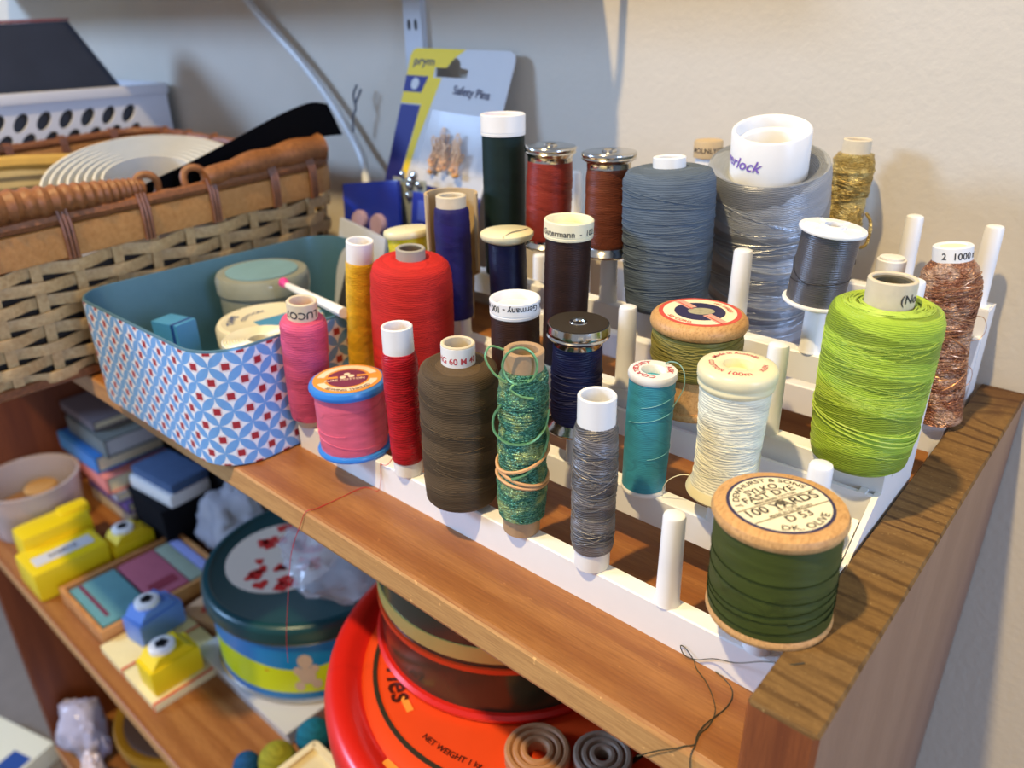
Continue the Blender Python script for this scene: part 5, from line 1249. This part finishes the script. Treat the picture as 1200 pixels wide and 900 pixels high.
# the big red tin, and what stands on it
M['tin_red'] = plain('tin_red', srgb(214, 34, 22), .3, .1, var=.07, scale=.08)
M['tin_orange'] = plain('tin_orange', srgb(232, 74, 26), .35, .1, var=.08, scale=.08)
t = lthing('cake_tin', 'big round red and orange lidded tin under the front of the shelf', 'tin', -99, 53)
g = Geo(); g.lathe([(.01, .2), (78, .2), (79.5, 1), (80, 4), (80, 152)], 80); g.build('body', M['tin_red'], t)
g = Geo(); g.lathe([(80.2, 146), (84.5, 147), (86.2, 149.5), (87.2, 156), (87.2, 164), (86, 168), (82.5, 170.2), (78, 169.6), (75.6, 167.2), (73.6, 166.4)], 88); g.build('lid_rim', M['tin_red'], t)
g = Geo(); g.lathe([(73.7, 166.3), (72.5, 167.0), (62.6, 167.4), (.01, 167.6)], 80); ld = g.build('lid', M['tin_orange'], t)
g = Geo(); g.lathe([(56.6, 167.3), (58.2, 167.3), (58.2, 167.75), (56.6, 167.75)], 80, c=(-8, -8, 0), closed=True); g.build('lid_line', plain('line_black', srgb(50, 44, 30), .4), ld)
g = Geo(); text_geo(g, 'ries', 12, ring_map(53.0, math.radians(-122), 167.8, True, (-8, -8)), .2); text_geo(g, 'NET WEIGHT 1 kg', 3.0, ring_map(52, math.radians(-80), 167.8, True, (-8, -8))); g.build('print', plain('lid_print', srgb(70, 20, 8), .4), ld)
mg_ = plain('mark_gold', srgb(244, 150, 56), .4)
for a, r in ((-1.93, 49), (-1.60, 66)):
    g = Geo(); g.box((-8+r*math.cos(a), -8+r*math.sin(a), 167.6), (7, 2.4, .3), a+PI/2); g.build('gold_mark', mg_, ld)
t = thing('metal_canister', 'dark metal canister with yellow and orange bands standing on the red tin', 'canister', (-125, 55, ZL+168.1))
M['dark_metal'] = plain('dark_metal', srgb(78, 80, 60), .2, .6, var=.2, scale=.06)
g = Geo(); g.lathe([(.01, .2), (49.2, .2), (50, 1), (50, 56), (.01, 57)], 72); g.build('body', M['dark_metal'], t)
g = Geo(); g.lathe([(49.5, 20.5), (50.8, 21), (50.8, 23), (49.5, 23.4)], 72); g.build('orange_band', M['tin_orange'], t)
g = Geo(); g.lathe([(49.5, 25), (50.35, 25.2), (50.35, 31.5), (49.5, 31.8)], 72); g.build('yellow_band', plain('band_yellow', srgb(206, 190, 100), .35, .2), t)
g = Geo(); g.lathe([(49, .2), (52, .2), (52.6, 2), (51.5, 3.2), (49, 3.2)], 72); g.build('base_ring', M['tin_red'], t)
def coil(label, x, y, r, c):
    t = thing('ribbon_coil', label, 'ribbon', (x, y, ZL+168.0)); k = 0
    mc = plain('coil_'+label.split()[0], c, .6, var=.15, scale=.4)
    rr = r
    while rr > r*.35:
        g = Geo(); g.lathe([(rr-2.2, 0), (rr, 0), (rr+.1, 4.2), (rr-.6, 5.0), (rr-1.6, 5.0), (rr-2.3, 4.2)], 36, closed=True); g.build('turn', mc, t); rr -= 2.5
coil('tan coiled ribbon lying on the red tin lid under the shelf edge', -75, 11.5, 10.6, srgb(176, 126, 84))
coil('greyish coiled ribbon beside the tan one on the red tin lid', -58, 23.5, 9.4, srgb(150, 126, 104))
# bottom shelf
crumple('plastic_bag', 'pale plastic bag of colourful scraps on the bottom shelf', 'bag', -640, -2, -524.8, 28, 20, 34, plain('scrap_film', srgb(196, 190, 206), .25, var=.35, scale=.06), 9)
crumple('plastic_bag', 'white and pink crumpled bag at the front of the bottom shelf', 'bag', -592, -14, -524.8, 14, 9, 24, plain('scrap_film_pink', srgb(222, 206, 206), .3, var=.25, scale=.06), 12)
t = thing('carton', 'flat cream carton with a blue panel on the floor left of the bookcase', 'carton', (-888, -50, -699.8), (0, 0, .3))
g = Geo(); g.box((0, 0, 14), (110, 70, 28), bev=1); g.build('carton', M['ivory_lid'], t); g = Geo(); g.box((36, -10, 28.2), (30, 36, .5)); g.build('panel', M['deep_blue'], t)
t = thing('biscuit_tin', 'round dark tin with a gold rim on the bottom shelf', 'tin', (-556, 72, -524.9))
g = Geo(); g.lathe([(.01, .2), (64, .2), (65, 60)], 56); g.build('body', M['dark_metal'], t)
gr = plain('gold_rim', srgb(190, 140, 40), .3, .6)
g = Geo(); g.lathe([(64, 56), (68.5, 57), (69, 66), (67.5, 69), (62, 68), (60, 66)], 56); g.build('lid_rim', gr, t)
g = Geo(); g.lathe([(60.5, 66), (58, 67), (.01, 67.4)], 56); lid = g.build('lid', plain('lid_brown', srgb(66, 48, 36), .3, .3), t)
g = Geo(); g.lathe([(34, 67.2), (38, 68.4), (42, 67.2)], 48); g.build('lid_ring', gr, lid)
